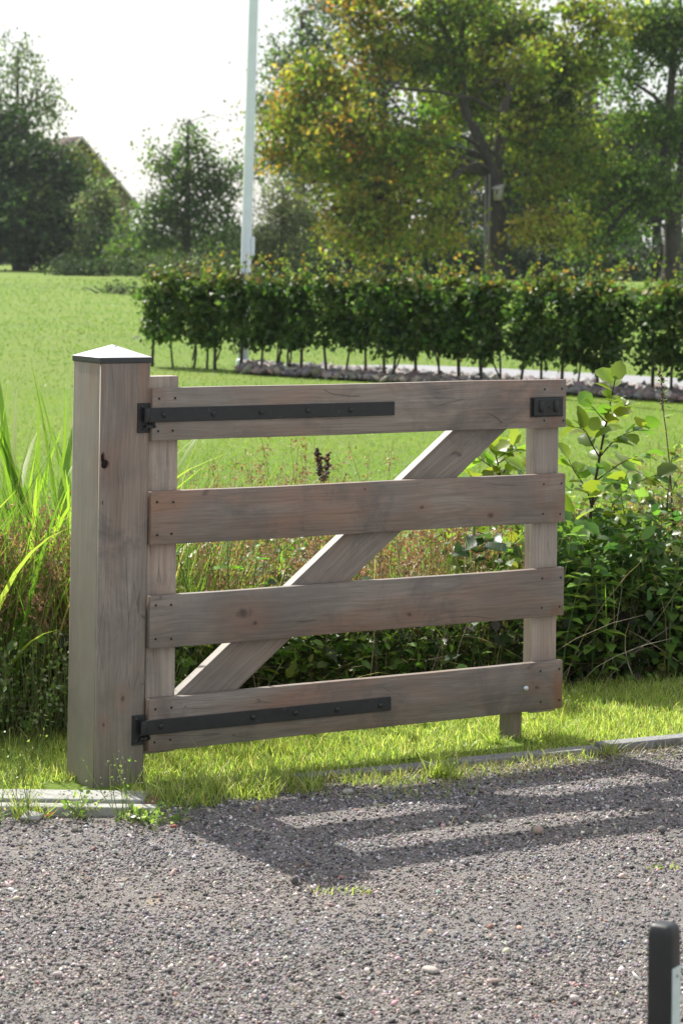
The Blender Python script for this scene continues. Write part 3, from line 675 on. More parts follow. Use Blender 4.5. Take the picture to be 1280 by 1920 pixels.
# mown lawn beyond the ditch
n = 84000; u = rng.random(n); Y = 10.2*(24/10.2)**u; X = spread(n, 0.155*Y+.2, 3.5)
tag(grass('lawn_grass', X, Y, lawn_z(X, Y)-.004, rng.gamma(5, .0045, n)+.008, rng.uniform(.0035, .0075, n), [(.145,.235,.028), (.165,.26,.032), (.13,.215,.026), (.20,.27,.045)], [.35, .3, .25, .1], .55, 2, jitter=.08), kind='stuff')
n = 46000; u = rng.random(n); Y = 24*(95/24)**u; X = spread(n, 0.155*Y+.3, 6.0)
sc_ = Y/24
tag(grass('distant_lawn_grass', X, Y, lawn_z(X, Y)-.004, (rng.gamma(5, .0045, n)+.008)*sc_**.5, rng.uniform(.007, .014, n)*sc_, [(.095,.17,.028), (.11,.19,.03), (.085,.15,.026), (.13,.195,.038)], [.35, .3, .25, .1], .6, 2, jitter=.08), kind='stuff')

# ------------------------------------------------------------------ path, stone strip
def strip(name, front, back, z, m):
    f = np.array(front); b = np.array(back); k = len(f)
    v = np.concatenate([np.c_[f, lawn_z(f[:, 0], f[:, 1])+z], np.c_[b, lawn_z(b[:, 0], b[:, 1])+z]])
    q = np.array([[i, i+1, k+i+1, k+i] for i in range(k-1)])
    return tag(mk(name, v, q, m, smooth=True), kind='structure')
fx = np.array([-.45, .3, .8, 1.8, 2.9, 4.2, 6.0, 9.0]); 
def hedge_y(x): return 28.5-0.86*(np.asarray(x)+2.25)
fp = np.c_[fx, hedge_y(fx)+1.05]; bp = np.c_[fx, hedge_y(fx)+np.array([1.3, 2.2, 2.9, 3.2, 3.3, 3.4, 3.5, 3.6])]
strip('path', fp, bp, .035, plain('grey_asphalt_path', (.235, .235, .245), .85, 0, .12, 8, .3))
sx = np.array([-1.2, -.5, .3, .8, 1.8, 2.9, 4.2, 6.0, 9.0])
strip('stone_bed', np.c_[sx, hedge_y(sx)-.55], np.c_[sx, hedge_y(sx)+1.0], .03, plain('bed_soil', (.13, .115, .10), .95, 0, .4, 20, .6))
n = 5200; X = rng.uniform(-1.15, 4.6, n); q = rng.uniform(-.52, 1.0, n); Y = hedge_y(X)+q; sz = rng.gamma(5, .007, n)+.01
tag(stones(OCT, n, sz*1.15, np.stack([X, Y, lawn_z(X, Y)+.03+sz*.2], 1), [(.22,.205,.19), (.30,.28,.26), (.15,.14,.13), (.22,.18,.16)], None, (.4, .8), .15).obj('bed_stones', M_stone), kind='stuff')

# ------------------------------------------------------------------ flagpole
fb = (-1.17, 28.5, 0.0)
fl = empty('flagpole', fb, 'tall white flagpole rising through the hedge with a small cleat box', 'flagpole')
fl.rotation_euler = (0, .017, 0)
lathe('pole', [(.066, -.1), (.064, 1), (.056, 4.5), (.035, 8.5), (.02, 9)], M_white, fl, 20)
lathe('ground_sleeve', [(.085, -.05), (.085, .10), (.075, .12), (.067, .125)], M_white, fl, 20)
cb = box('cleat_box', (.055, .10, -.045, .045, 1.37, 1.60), M_white, fl, .01)
mb = MB(); tube(mb, [(.078, -.04, 1.6), (.075, -.02, 4), (.06, 0, 8.8)], .003, 6); mb.obj('halyard', plain('white_rope', (.6, .6, .58), .8), fl)

# ------------------------------------------------------------------ trees
def leafcloud(blobs, n, size, pal, wts, clump=0.35, per=45, mb=None, droop=.35, shell=.45, colfn=None, flat=.65, tmpl=DIAM, strag=0.0, cvar=.2):
    vol = np.array([b[3]*b[3]*b[4] for b in blobs]); cnt = np.maximum(1, (vol**(0.75)/(vol**0.75).sum()*n/per)).astype(int)
    P = []; K = []
    for b, c in zip(blobs, cnt):
        d = unit(c); r = (shell+(1-shell)*rng.random(c))**1.0*rng.uniform(.85, 1.08+strag, c); r = np.where(rng.random(c) < .25, rng.random(c)**.5, r)
        ctr = np.stack([b[0]+d[:, 0]*r*b[3], b[1]+d[:, 1]*r*b[3]*(b[5] if len(b) > 5 else .9), b[2]+d[:, 2]*r*b[4]], 1)
        cs = clump*rng.uniform(.55, 1.35, c)
        for j in range(c):
            k = max(6, int(per*rng.uniform(.5, 1.5))); o = rng.normal(size=(k, 3))*cs[j]*np.array([1, 1, flat])
            o[:, 2] -= droop*(np.hypot(o[:, 0], o[:, 1]))**1.0*.6
            P.append(ctr[j]+o); K.append(np.full(k, len(K)))
    P = np.concatenate(P); K = np.concatenate(K); N = len(P)
    cc = jit(pick(pal, K.max()+1, wts), cvar)
    if colfn is not None: 
        first = np.zeros((K.max()+1, 3)); first[K] = P; cc = colfn(first, cc)
    col = jit(cc[K], .22)
    fw = unit(N); fw[:, 2] -= droop+.2; nm = unit(N)
    return P, frames(fw, nm), size*rng.uniform(.6, 1.35, N), col, (mb or MB()), tmpl
def crown(name, parent, *a, m=None, **k):
    P, R, S, c, mb, t = leafcloud(*a, **k)
    return scatter(t[0], t[1], P, R, S, c, name, m or M_leaf, parent)
def curve_pts(a, b, sag=.15, n=7, wob=.05):
    a = np.array(a, float); b = np.array(b, float); t = np.linspace(0, 1, n)[:, None]; L = np.linalg.norm(b-a)
    p = a+(b-a)*t; p[:, 2] += sag*L*np.sin(PI*t[:, 0])*.5; w = rng.normal(size=3)*wob*L; w2 = rng.normal(size=3)*wob*L*.5
    return p+np.sin(PI*t)*w+np.sin(2*PI*t)*w2
def tree(name, label, cat, base, trunk, blobs, n, size, pal, wts, bk=None, group=None, limbs=True, extra=(), lr=.05, **k):
    """trunk: list of (x,y,z,r); extra: further limb polylines; blobs: crown volumes the boughs reach into"""
    root = empty(name, base, label, cat, 0, group); B = np.array(base)
    mb = MB(); tr = np.array(trunk, float); tube(mb, tr[:, :3]-B, tr[:, 3], 12)
    for e in extra: e = np.array(e, float); tube(mb, e[:, :3]-B, e[:, 3], 9)
    if limbs:
        allp = np.concatenate([tr]+[np.array(e, float) for e in extra])
        up = allp[allp[:, 2] > base[2]+.35*(allp[:, 2].max()-base[2])]
        if len(up) == 0: up = allp[-1:]
        for b in blobs:
            c = np.array(b[:3]); d = np.linalg.norm(up[:, :3]-c, axis=1)+np.maximum(0, up[:, 2]-c[2])*1.5; s = up[np.argmin(d)]
            pts = curve_pts(s[:3], c, .25); rr = min(s[3]*.5, lr+.01*np.linalg.norm(c-s[:3])); tube(mb, pts-B, np.linspace(rr, rr*.35, len(pts)), 6)
            for _ in range(4):
                e = c+unit(1)[0]*np.array([b[3], b[3]*.9, b[4]])*.85; q = curve_pts(pts[rng.integers(3, 6)], e, .1, 5); tube(mb, q-B, np.linspace(rr*.45, rr*.12, 5), 5)
    mb.obj('trunk', bk or M_barkf, root, True)
    rel = [(b[0]-B[0], b[1]-B[1], b[2]-B[2])+tuple(b[3:]) for b in blobs]
    cf = k.pop('colfn', None)
    cf2 = (lambda P, c: cf(P+B, c)) if cf else None
    crown('crown', root, rel, n, size, pal, wts, colfn=cf2, **k)
    return root
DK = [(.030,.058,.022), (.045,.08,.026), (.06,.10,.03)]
MD = [(.05,.095,.025), (.075,.13,.03), (.10,.15,.035)]
OL = [(.10,.13,.04), (.14,.16,.05), (.08,.11,.04)]
GY = [(.10,.12,.075), (.14,.155,.10), (.07,.09,.05)]

# the maple with the bird box, turning orange on its left side
def maple_col(P, c):
    f = np.clip((2.8-P[:, 0])/5.0, 0, 1)*np.clip((P[:, 2]-2.2)/4+.35, 0, 1)
    r = rng.random(len(P)); out = c.copy()
    o = r < f*.45; out[o] = jit(pick([(.24,.12,.03), (.26,.16,.035), (.20,.155,.032), (.22,.19,.04)], o.sum(), [.3, .25, .25, .2]), .2)
    low = (P[:, 2] < 3.2) & (rng.random(len(P)) < .55); out[low] = jit(pick([(.25,.28,.05), (.20,.24,.045), (.28,.24,.06)], low.sum()), .15)
    return out
MB_ = [(5.02, 78.00, 8.56, 1.94, 1.41), (7.23, 77.00, 7.62, 1.48, 1.39), (6.55, 79.00, 5.63, 1.96, 1.43), (4.17, 78.00, 6.43, 1.58, 1.23), (2.64, 75.00, 7.41, 1.52, 1.19), (0.94, 75.00, 7.73, 1.19, 1.02), (-0.74, 75.00, 6.70, 1.35, 1.19), (-1.40, 75.00, 5.33, 1.19, 1.10),
       (0.29, 73.00, 4.92, 1.48, 1.15), (1.94, 73.00, 4.45, 1.48, 1.15), (-0.36, 74.00, 3.62, 0.92, 0.75), (0.98, 73.00, 2.62, 1.24, 0.99), (0.99, 73.00, 1.55, 1.02, 0.56), (0.32, 73.00, 2.45, 0.74, 0.74), (2.83, 72.00, 2.96, 0.89, 0.89), (2.92, 72.00, 1.90, 1.01, 0.59), (6.41, 75.00, 3.56, 1.02, 0.93), (7.17, 76.00, 4.29, 1.20, 1.03), (6.17, 74.00, 2.20, 0.84, 0.67),
       (3.30, 75.00, 9.11, 1.69, 0.85), (8.08, 77.00, 9.03, 1.04, 1.04), (3.84, 78.00, 4.14, 0.97, 0.70), (-2.07, 75.00, 4.31, 0.51, 0.85), (0.76, 75.00, 9.08, 1.19, 0.68), (0.00, 73.00, 1.54, 0.41, 0.30), (7.11, 75.00, 2.05, 0.68, 0.51), (5.71, 80.00, 7.12, 1.44, 0.90), (5.65, 73.40, 7.16, 0.70, 1.03), (5.20, 73.80, 5.35, 0.43, 0.50)]
def R4(p, r): return (p[0], p[1], p[2], r)
tree('maple_tree', 'broad maple with autumn-orange left side and a bird box on its forked trunk', 'tree', (4.93, 75, 0),
     [(4.93, 75, -.2, .44), (4.93, 75, .5, .34), R4((4.930, 75.00, 1.345), .33), R4((4.882, 75.00, 2.530), .30), R4((4.817, 75.00, 3.714), .29), R4((4.709, 75.00, 4.221), .24), R4((4.451, 75.00, 4.557), .20), R4((4.155, 75.00, 5.230), .17), R4((3.843, 75.00, 5.819), .15), R4((3.627, 75.00, 6.917), .12), R4((3.221, 75.00, 8.267), .09), R4((2.616, 75.00, 9.276), .06)],
     MB_, 58000, .175, [(.095,.135,.025), (.145,.18,.03), (.21,.215,.035), (.055,.085,.02)], [.3, .32, .2, .18], M_bark,
     extra=[[R4((4.800, 75.00, 3.714), .24), R4((4.959, 75.00, 4.563), .20), R4((5.050, 75.30, 5.681), .15), R4((5.395, 76.00, 6.666), .12), R4((5.920, 77.00, 7.956), .09), R4((6.296, 77.50, 9.052), .06)],
            [R4((3.843, 75.00, 5.819), .12), R4((3.777, 75.00, 7.088), .10), R4((3.746, 75.00, 8.273), .09), R4((3.967, 75.00, 9.631), .06)],
            [R4((5.064, 75.00, 5.665), .08), R4((4.122, 74.00, 6.100), .06), R4((2.950, 74.00, 6.303), .05), R4((1.591, 73.00, 6.339), .035)],
            [R4((5.136, 75.00, 3.888), .07), R4((5.900, 75.00, 3.761), .05), R4((6.747, 75.00, 3.738), .03)]],
     colfn=maple_col, cvar=.3, clump=.40, per=60, droop=.3, shell=.35)
tree('oak_tree', 'fork-trunked green tree at the right edge behind the hedge', 'tree', (11.0, 79, 0),
     [(11.05, 79, -.2, .48), (11.05, 79, .6, .36), R4((11.062, 79.00, 1.227), .30), R4((11.062, 79.00, 2.654), .28), R4((10.820, 79.00, 3.543), .2), R4((10.769, 79.00, 4.790), .17), R4((10.879, 79.00, 6.040), .15), R4((11.016, 79.00, 8.004), .11), R4((11.224, 79.00, 9.968), .07)],
     [(9.90, 79.00, 8.70, 1.25, 1.07), (11.51, 79.00, 8.72, 1.43, 1.43), (9.76, 79.00, 5.67, 1.07, 0.80), (11.19, 79.00, 5.33, 1.07, 1.07), (9.07, 79.00, 3.88, 1.34, 0.98), (10.19, 78.00, 3.51, 0.97, 0.88), (8.37, 79.00, 2.80, 0.80, 0.71), (7.74, 78.00, 1.90, 0.70, 0.62), (12.58, 80.00, 6.66, 1.26, 1.63), (12.61, 80.00, 3.95, 1.08, 1.44), (9.68, 80.00, 7.35, 0.81, 0.63), (9.44, 79.00, 2.28, 0.71, 0.53), (10.43, 79.00, 9.42, 1.07, 0.71), (8.63, 78.00, 1.56, 0.44, 0.35)],
     26000, .155, [(.06,.11,.026), (.09,.15,.03), (.13,.18,.04), (.05,.085,.022)], [.3, .35, .2, .15], M_bark,
     extra=[[R4((10.826, 79.00, 6.004), .08), R4((10.373, 79.00, 6.569), .07), R4((9.834, 79.00, 6.919), .055), R4((9.385, 79.00, 7.182), .04)], [R4((11.134, 79.00, 2.655), .2), R4((11.315, 79.00, 3.905), .17), R4((11.405, 79.00, 5.333), .14), R4((11.515, 79.00, 8.010), .1)]],
     clump=.40, per=50, droop=.3, shell=.35)
# bird box and stakes on the maple
bb = empty('bird_box', (4.935, 74.60, 2.930), 'small pale nest box with slanting roof fixed to the forked maple trunk', 'bird box', math.radians(-35))
m_bb = plain('bird_box_wood', (.36, .34, .30), .8, 0, .15, 8, .3)
mk('box_body', [(-.11, -.13, 0), (.11, -.13, 0), (.11, .13, 0), (-.11, .13, 0), (-.11, -.13, .36), (.11, -.13, .36), (.11, .13, .46), (-.11, .13, .46)], BQ.copy(), m_bb, bb)
mk('roof', [(-.15, -.20, .36), (.15, -.20, .36), (.15, .15, .495), (-.15, .15, .495), (-.15, -.20, .385), (.15, -.20, .385), (.15, .15, .52), (-.15, .15, .52)], BQ.copy(), plain('pale_roof', (.5, .5, .48), .6), bb)
lathe('entrance_hole', [(.035, 0), (.034, .004), (.01, .005)], M_screw, bb, 14, (0.02, -.1305, .25), (PI/2, 0, 0))
for nm, x0, x1, r, lab in (('tree_stake', (4.572, 74.40, -0.169), (4.493, 74.40, 3.694), .028, 'thin pale leaning stake, the outer one beside the maple trunk'), ('tree_stake', (4.690, 74.40, -0.167), (4.626, 74.40, 3.762), .04, 'straight grey stake standing tight against the left of the maple trunk')):
    mb = MB(); a = np.array(x0); b = np.array(x1); tube(mb, [(0, 0, 0), ((b[0]-a[0])*.3-.03, 0, (b[2])*.35), (b[0]-a[0], 0, b[2])], [r, r*.9, r*.8], 8)
    o = mb.obj(nm, plain('stake_grey', (.17, .165, .15), .8, 0, .2, 6, .3), None, True); o.location = (a[0], a[1], 0); tag(o, lab, 'stake')

# trees and shrubs around the far edge of the field
def simple(name, label, cat, px, D, r, blobs, n, size, pal, wts=None, top=None, **k):
    x = (px-640)/4430*D; zt = max(b[2] for b in blobs) if top is None else top
    tree(name, label, cat, (x, D, 0), [(x, D, -.3, r*1.3), (x, D, zt*.3, r), (x+.1*r, D, zt*.6, r*.7), (x, D, zt*.95, r*.25)], blobs, n, size, pal, wts, **k)
simple('spruce_tree', 'dark dense tree filling the left edge above the lawn', 'tree', 40, 113, .35,
       [(-15.86, 113.00, 5.30, 1.79, 1.53), (-14.21, 112.00, 5.29, 1.39, 1.39), (-17.39, 113.00, 4.78, 1.79, 1.79), (-15.06, 111.00, 3.24, 2.13, 1.50), (-13.54, 113.00, 3.04, 1.15, 1.53), (-17.20, 112.00, 2.22, 1.77, 1.26), (-14.67, 112.00, 1.62, 1.90, 1.01), (-13.27, 113.00, 1.51, 0.89, 0.77), (-16.28, 114.00, 7.14, 1.16, 1.03), (-13.05, 113.00, 4.57, 0.56, 0.77)],
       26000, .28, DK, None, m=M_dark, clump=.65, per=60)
simple('birch_tree', 'tall wispy birch with hanging twigs above the dark tree at left', 'tree', 30, 134, .2,
       [(-20.07, 134.00, 10.22, 1.21, 2.12), (-18.72, 134.00, 11.15, 1.06, 1.36), (-17.67, 134.00, 11.77, 0.79, 1.06), (-17.19, 134.00, 9.65, 1.09, 1.36), (-16.44, 134.00, 10.27, 0.60, 0.76), (-18.24, 134.00, 8.73, 1.21, 1.06), (-19.35, 134.00, 12.96, 0.60, 0.60), (-16.28, 134.00, 9.06, 0.60, 0.60), (-20.34, 134.00, 7.80, 1.51, 1.51), (-17.98, 134.00, 12.67, 0.45, 0.67)],
       4200, .20, [(.07,.10,.05), (.05,.08,.04), (.10,.13,.06)], None, clump=.42, per=16, droop=1.6, flat=1.3)
simple('field_maple', 'yellowing tree growing up against the farmhouse gable', 'tree', 165, 121, .2, [(-13.02, 121.00, 4.80, 0.87, 0.93), (-13.57, 121.00, 5.61, 0.60, 0.66), (-12.46, 121.00, 3.71, 0.68, 0.82), (-14.11, 121.00, 4.79, 0.55, 1.09)], 2600, .2, [(.15,.15,.04), (.10,.12,.03), (.07,.10,.03)], None, clump=.45)
simple('willow_shrub', 'grey-green upright willow bush in front of the farmhouse', 'shrub', 190, 108, .12, [(-11.24, 108.00, 3.23, 0.78, 0.93), (-10.74, 108.00, 2.26, 0.93, 1.10), (-11.33, 108.00, 1.28, 0.85, 0.85), (-10.11, 108.00, 1.05, 0.73, 0.73), (-10.88, 108.00, 4.09, 0.44, 0.49)], 5200, .17, [(.10,.135,.075), (.14,.17,.10), (.07,.10,.045)], None, clump=.35, per=40)
simple('alder_tree', 'airy tree with two thin open tops left of the flagpole', 'tree', 350, 100, .16,
       [(-6.61, 100.00, 6.54, 0.27, 0.50), (-6.60, 100.00, 5.52, 0.72, 0.50), (-8.06, 100.00, 5.51, 0.27, 0.45), (-7.71, 100.00, 4.72, 0.68, 0.45), (-6.69, 100.00, 4.28, 1.02, 0.68), (-5.46, 100.00, 4.97, 0.50, 0.68), (-5.48, 100.00, 6.89, 0.18, 0.32), (-5.22, 100.00, 3.85, 0.95, 0.90), (-7.02, 100.00, 2.92, 1.24, 0.90), (-8.14, 100.00, 2.68, 0.79, 0.90), (-5.43, 100.00, 2.27, 1.13, 1.02), (-7.68, 100.00, 1.56, 1.02, 0.79), (-6.04, 100.00, 6.10, 0.36, 0.27), (-4.89, 100.00, 4.53, 0.45, 0.56)],
       10500, .17, [(.055,.095,.035), (.085,.13,.045), (.045,.075,.028)], None, clump=.38, per=30, strag=.15)
simple('hazel_shrub', 'low mid-green bush between the farmhouse and the airy tree', 'shrub', 262, 104, .1, [(-9.04, 104.00, 1.78, 0.70, 1.06), (-9.38, 104.00, 0.84, 0.94, 0.59), (-8.33, 104.00, 0.85, 0.70, 0.52)], 3000, .17, MD, None, clump=.4)
simple('willow_shrub', 'greyish fine-twigged willow just right of the flagpole', 'shrub', 530, 97, .12, [(-2.65, 97.00, 3.15, 0.99, 0.99), (-1.77, 97.00, 2.72, 0.99, 0.99), (-3.07, 97.00, 2.05, 0.99, 0.99), (-1.75, 97.00, 1.52, 1.20, 0.77), (-2.55, 97.00, 3.92, 0.61, 0.48), (-0.88, 97.00, 2.08, 0.66, 0.88)], 7500, .13, GY, None, clump=.38, per=40)
simple('beech_tree', 'large grey-green tree behind the orange side of the maple', 'tree', 560, 122, .3,
       [(-3.42, 122.00, 10.73, 0.77, 1.10), (-2.32, 122.00, 11.57, 1.38, 1.24), (-0.68, 122.00, 12.41, 1.51, 1.38), (-3.94, 122.00, 8.52, 0.83, 1.38), (-2.29, 122.00, 8.54, 1.65, 1.65), (-0.09, 122.00, 9.11, 1.65, 1.65), (-3.91, 122.00, 6.04, 1.10, 1.10), (-1.98, 122.00, 5.51, 1.65, 1.38), (0.50, 122.00, 6.09, 1.65, 1.65), (-1.12, 122.00, 3.04, 1.65, 1.38), (-2.34, 122.00, 13.22, 0.39, 0.66), (-1.25, 122.00, 13.92, 1.10, 0.83), (-5.01, 122.00, 5.75, 0.55, 0.69), (0.40, 122.00, 14.08, 1.38, 1.10)],
       15000, .22, [(.08,.115,.06), (.11,.15,.075), (.06,.09,.04)], None, clump=.6, per=50)
wood_l = []
for i, (px, D, top, wd, lab) in enumerate([(720, 128, 120, 90, 'dark woodland tree behind the lower left of the maple crown'), (830, 134, 60, 90, 'dark woodland tree seen between the maple limbs'), (930, 126, 150, 80, 'dark woodland tree directly behind the maple trunk'), (1030, 131, 120, 90, 'dark woodland tree right of the maple trunk'),
                                          (1130, 127, 200, 85, 'dark woodland tree between the maple and the forked tree'), (1230, 133, 190, 85, 'dark woodland tree behind the forked right-hand tree'), (1340, 128, 150, 90, 'dark woodland tree beyond the right edge of the forked tree')]):
    x = (px-640)/4430*D; k = D/4430
    bl = []
    for r in range(9):
        py = top+(480-top)*(r+.5)/9; bl.append((x+rng.normal()*wd*.35*k, D+rng.normal()*.8, 1.54+(457-py)*k, wd*.75*k*(.7+.3*math.sin(PI*(r+1)/9.5)), (480-top)/9*1.1*k))
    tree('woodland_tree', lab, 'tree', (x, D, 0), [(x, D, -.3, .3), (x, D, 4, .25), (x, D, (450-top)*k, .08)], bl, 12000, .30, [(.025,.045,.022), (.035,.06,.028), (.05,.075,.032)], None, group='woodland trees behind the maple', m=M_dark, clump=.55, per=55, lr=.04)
# low undergrowth at the wood edge and bushes on the field edge
def bushes(name, label, px0, px1, D, py0, n, size, pal, step=22, cat='shrub', group=None):
    k = D/4430; bl = []
    for px in np.arange(px0, px1, step):
        z1 = 1.54+(457-py0-rng.uniform(-6, 8))*k; bl.append(((px-640)*k, D+rng.normal()*.6, z1*.5, step*.9*k, max(.35, z1*.52)))
    xm = (px0+px1)/2; root = empty(name, ((xm-640)*k, D, 0), label, cat, 0, group)
    B = np.array([(xm-640)*k, D, 0]); mb = MB()
    for b in bl:
        for _ in range(3): e = np.array([b[0]+rng.normal()*.3, b[1]+rng.normal()*.3, b[2]*1.5]); tube(mb, curve_pts((b[0], b[1], -.1), e, 0, 4)-B, [.04, .03, .02, .01], 5)
    tag(mb.obj('branches', M_barkf, root), kind='stuff'); crown('foliage', root, [(b[0]-B[0], b[1]-B[1], b[2])+b[3:] for b in bl], n, size, pal, None, m=M_dark, clump=.3, per=35)
bushes('low_bush', 'low dark bush on the lawn edge under the left trees', 110, 285, 101, 492, 3600, .13, DK)
bushes('weed_patch', 'small dark patch of taller weeds out on the sunlit lawn beyond the post', 192, 262, 69, 542, 700, .08, DK, 12)
bushes('low_bush', 'pale shrubby growth at the foot of the airy tree', 275, 455, 96, 478, 3600, .12, [(.09,.13,.05), (.07,.11,.04), (.13,.16,.07)])
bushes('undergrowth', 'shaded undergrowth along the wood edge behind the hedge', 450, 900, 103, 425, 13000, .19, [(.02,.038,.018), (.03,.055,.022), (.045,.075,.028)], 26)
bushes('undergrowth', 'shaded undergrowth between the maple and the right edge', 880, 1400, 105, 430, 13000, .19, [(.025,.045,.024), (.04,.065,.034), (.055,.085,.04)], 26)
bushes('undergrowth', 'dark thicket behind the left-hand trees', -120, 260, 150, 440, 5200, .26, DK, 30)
bushes('undergrowth', 'dark thicket behind the airy tree', 230, 520, 130, 425, 5200, .2, DK, 30)

# farmhouse
hx, hy = -15.6, 140.0
fh = empty('farmhouse', (hx, hy, 0), 'brown-roofed farmhouse half hidden by trees at left', 'house', math.radians(28))
m_roof = plain('brown_tiles', (.13, .095, .075), .85, 0, .25, 5, .5); m_wall = plain('farm_brick', (.20, .13, .10), .9, 0, .2, 6, .3)
W, Lh, ze, zr = 3.3, 12.0, 3.9, 7.5
mk('wall', [(-W, 0, 0), (W, 0, 0), (W, Lh, 0), (-W, Lh, 0), (-W, 0, ze), (W, 0, ze), (W, Lh, ze), (-W, Lh, ze), (0, 0, zr-.15), (0, Lh, zr-.15)],
   [[0, 1, 5, 8, 4], [2, 3, 7, 9, 6], [1, 2, 6, 5], [3, 0, 4, 7]], m_wall, fh)
for s in (-1, 1):
    nrm = .12
    v = [(s*(W+.5), -.4, ze-.55), (s*(W+.5), Lh+.4, ze-.55), (0, Lh+.4, zr), (0, -.4, zr)]
    mk('roof', [(a, b, c) for a, b, c in v]+[(a, b, c+.16) for a, b, c in v], BQ.copy(), m_roof, fh)
    mk('verge_board', [(s*(W+.52), -.46, ze-.62), (s*(W+.52), -.41, ze-.62), (0, -.41, zr-.05), (0, -.46, zr-.05), (s*(W+.52), -.46, ze-.38), (s*(W+.52), -.41, ze-.38), (0, -.41, zr+.2), (0, -.46, zr+.2)], BQ.copy(), plain('pale_board', (.5, .48, .44), .7), fh)
wf = box('window', (-.45, .45, -.06, .02, 4.6, 5.7), M_white, fh); box('pane', (-.37, .37, -.075, -.061, 4.68, 5.62), plain('dark_glass', (.03, .035, .04), .1), wf)
wf = box('window', (1.2, 2.4, -.06, .02, 1.4, 2.9), M_white, fh); box('pane', (1.28, 2.32, -.075, -.061, 1.48, 2.82), plain('dark_glass', (.03, .035, .04), .1), wf)

# ------------------------------------------------------------------ hedge
hd = empty('hedge', (0.9, 25.8, 0), 'clipped beech hedge on thin bare stems crossing behind the gate', 'hedge')
HB = np.array([0.9, 25.8, 0])
px_ = np.arange(-2.2, 5.4, .205); cl_P = []; tips = []
hb = []; mbs = None
for i, x in enumerate(px_):
    x = x+rng.normal()*.035; y = float(hedge_y(x))+rng.normal()*.03
    mb = MB(); top = np.array([x+rng.normal()*.05, y+rng.normal()*.05, rng.uniform(.8, 1.1)]); lean = rng.normal()*.04
    tube(mb, curve_pts((x-lean, y, -.05), top, 0, 7, .02)-HB, np.linspace(rng.uniform(.014, .024), .006, 7), 7)
    if rng.random() < .45: tube(mb, curve_pts((x-lean, y, .12), top+rng.normal(size=3)*.08, 0, 6, .05)-HB, np.linspace(.011, .004, 6), 6)
    mb.obj('stem', M_hstem, hd, True)
    sl = rng.uniform(.9, 1.2) if not 2.9 < x < 3.2 else .92
    for z, r, rz in ((.46, .15, .12), (.60, .18, .16), (.80, .19, .17), (1.0, .18, .16), (1.1, .14, .12)):
        hb.append((x+rng.normal()*.03-HB[0], y+rng.normal()*.04-HB[1], z+rng.normal()*.03-(.10 if rng.random() < .18 and z < .5 else 0), r*sl*1.12, rz*sl, 1.1))
    for _ in range(4): tips.append((x+rng.normal()*.08-HB[0], y+rng.normal()*.12-HB[1], rng.uniform(1.14, 1.32)))
P, R, S, c, mbx, t = leafcloud(hb, 52000, .064, [(.05,.092,.026), (.065,.115,.03), (.09,.145,.037), (.033,.065,.02)], None, clump=.06, per=22, droop=.25, shell=.3)
tipc = (P[:, 2] > 1.07) & (rng.random(len(P)) < .5); c[tipc] = jit(pick([(.16,.17,.04), (.10,.14,.035), (.20,.13,.04)], tipc.sum(), [.4, .4, .2]), .2)
scatter(DIAM[0], DIAM[1], P, R, S*1.1, c, 'foliage', M_hedge, hd)
mb = MB(); tp = np.array(tips); 
for p in tp:
    L = rng.uniform(.05, .24); d = np.array([rng.normal()*.3, rng.normal()*.3, 1]); d /= np.linalg.norm(d); a = p-[0, 0, .12]; b = a+d*(L+.12)
    tube(mb, [a, (a+b)/2, b], [.003, .0025, .0015], 4, c=[(.07,.05,.03)], cap=False)
    k = 9; q = a+(b-a)*rng.uniform(.3, 1, (k, 1))+rng.normal(size=(k, 3))*.012
    fw = unit(k)+[0, 0, .4]; scatter(DIAM[0], DIAM[1], q, frames(fw, unit(k)), rng.uniform(.035, .065, k), jit(pick([(.14,.17,.035), (.09,.13,.03), (.24,.15,.04), (.06,.10,.025)], k, [.35, .3, .15, .2]), .15), mb=mb)
mb.obj('top_shoots', M_hedge, hd)

# ------------------------------------------------------------------ ditch vegetation
# (a) dense low herb layer, a mass
def band(n, x0, x1, q0, q1, zlo, zhi, dens=None, pw=1.0):
    X = rng.uniform(x0, x1, n); q = q0+(q1-q0)*rng.random(n); Y = veg_y(X)+q
    Z = lawn_z(X, Y)+zlo+(zhi-zlo)*rng.random(n)**pw
    return X, Y, Z
def herb(name, n, x0, x1, q0, q1, zlo, zhi, size, pal, wts, tm=LEAF6, pw=1.0, cl=True, mat=None, hf=None):
    X, Y, Z = band(n, x0, x1, q0, q1, zlo, zhi, pw=pw)
    if cl: k = rng.random(n) < np.clip(.6+1.1*snoise(X*1.0, Y+Z*2, 6, 31), .1, 1); X, Y, Z = X[k], Y[k], Z[k]
    if hf is not None: k = Z < hf(X, Y); X, Y, Z = X[k], Y[k], Z[k]
    n = len(X); fw = unit(n); fw[:, 2] = fw[:, 2]*.6+.1; nm = unit(n)*.7+[0, 0, 1]
    return tag(scatter(tm[0], tm[1], np.stack([X, Y, Z], 1), frames(fw, nm), size*rng.uniform(.5, 1.4, n), jit(pick(pal, n, wts), .25), name, mat or M_veg), kind='stuff')
def topf(X, Y): return .33+.24*np.clip((X-.45)/.4, 0, 1)*np.clip(1.6-X, .45, 1)-.10*np.clip((-.62-X)/.3, 0, 1)+.20*snoise(X, Y, 5.3, 44)+.14*snoise(X, Y, 14, 45)
VP = [(.075,.14,.03), (.11,.20,.035), (.16,.25,.045), (.05,.09,.022), (.26,.30,.08)]
herb('low_herbs', 62000, -1.7, 2.3, .02, 1.9, .0, .74, .045, VP, [.3, .25, .12, .28, .05], hf=topf)
herb('shaded_base_herbs', 16000, -1.7, 2.3, .0, .9, .0, .30, .05, [(.03,.06,.02), (.05,.09,.025), (.06,.05,.03)], None, tm=DIAM, cl=False)
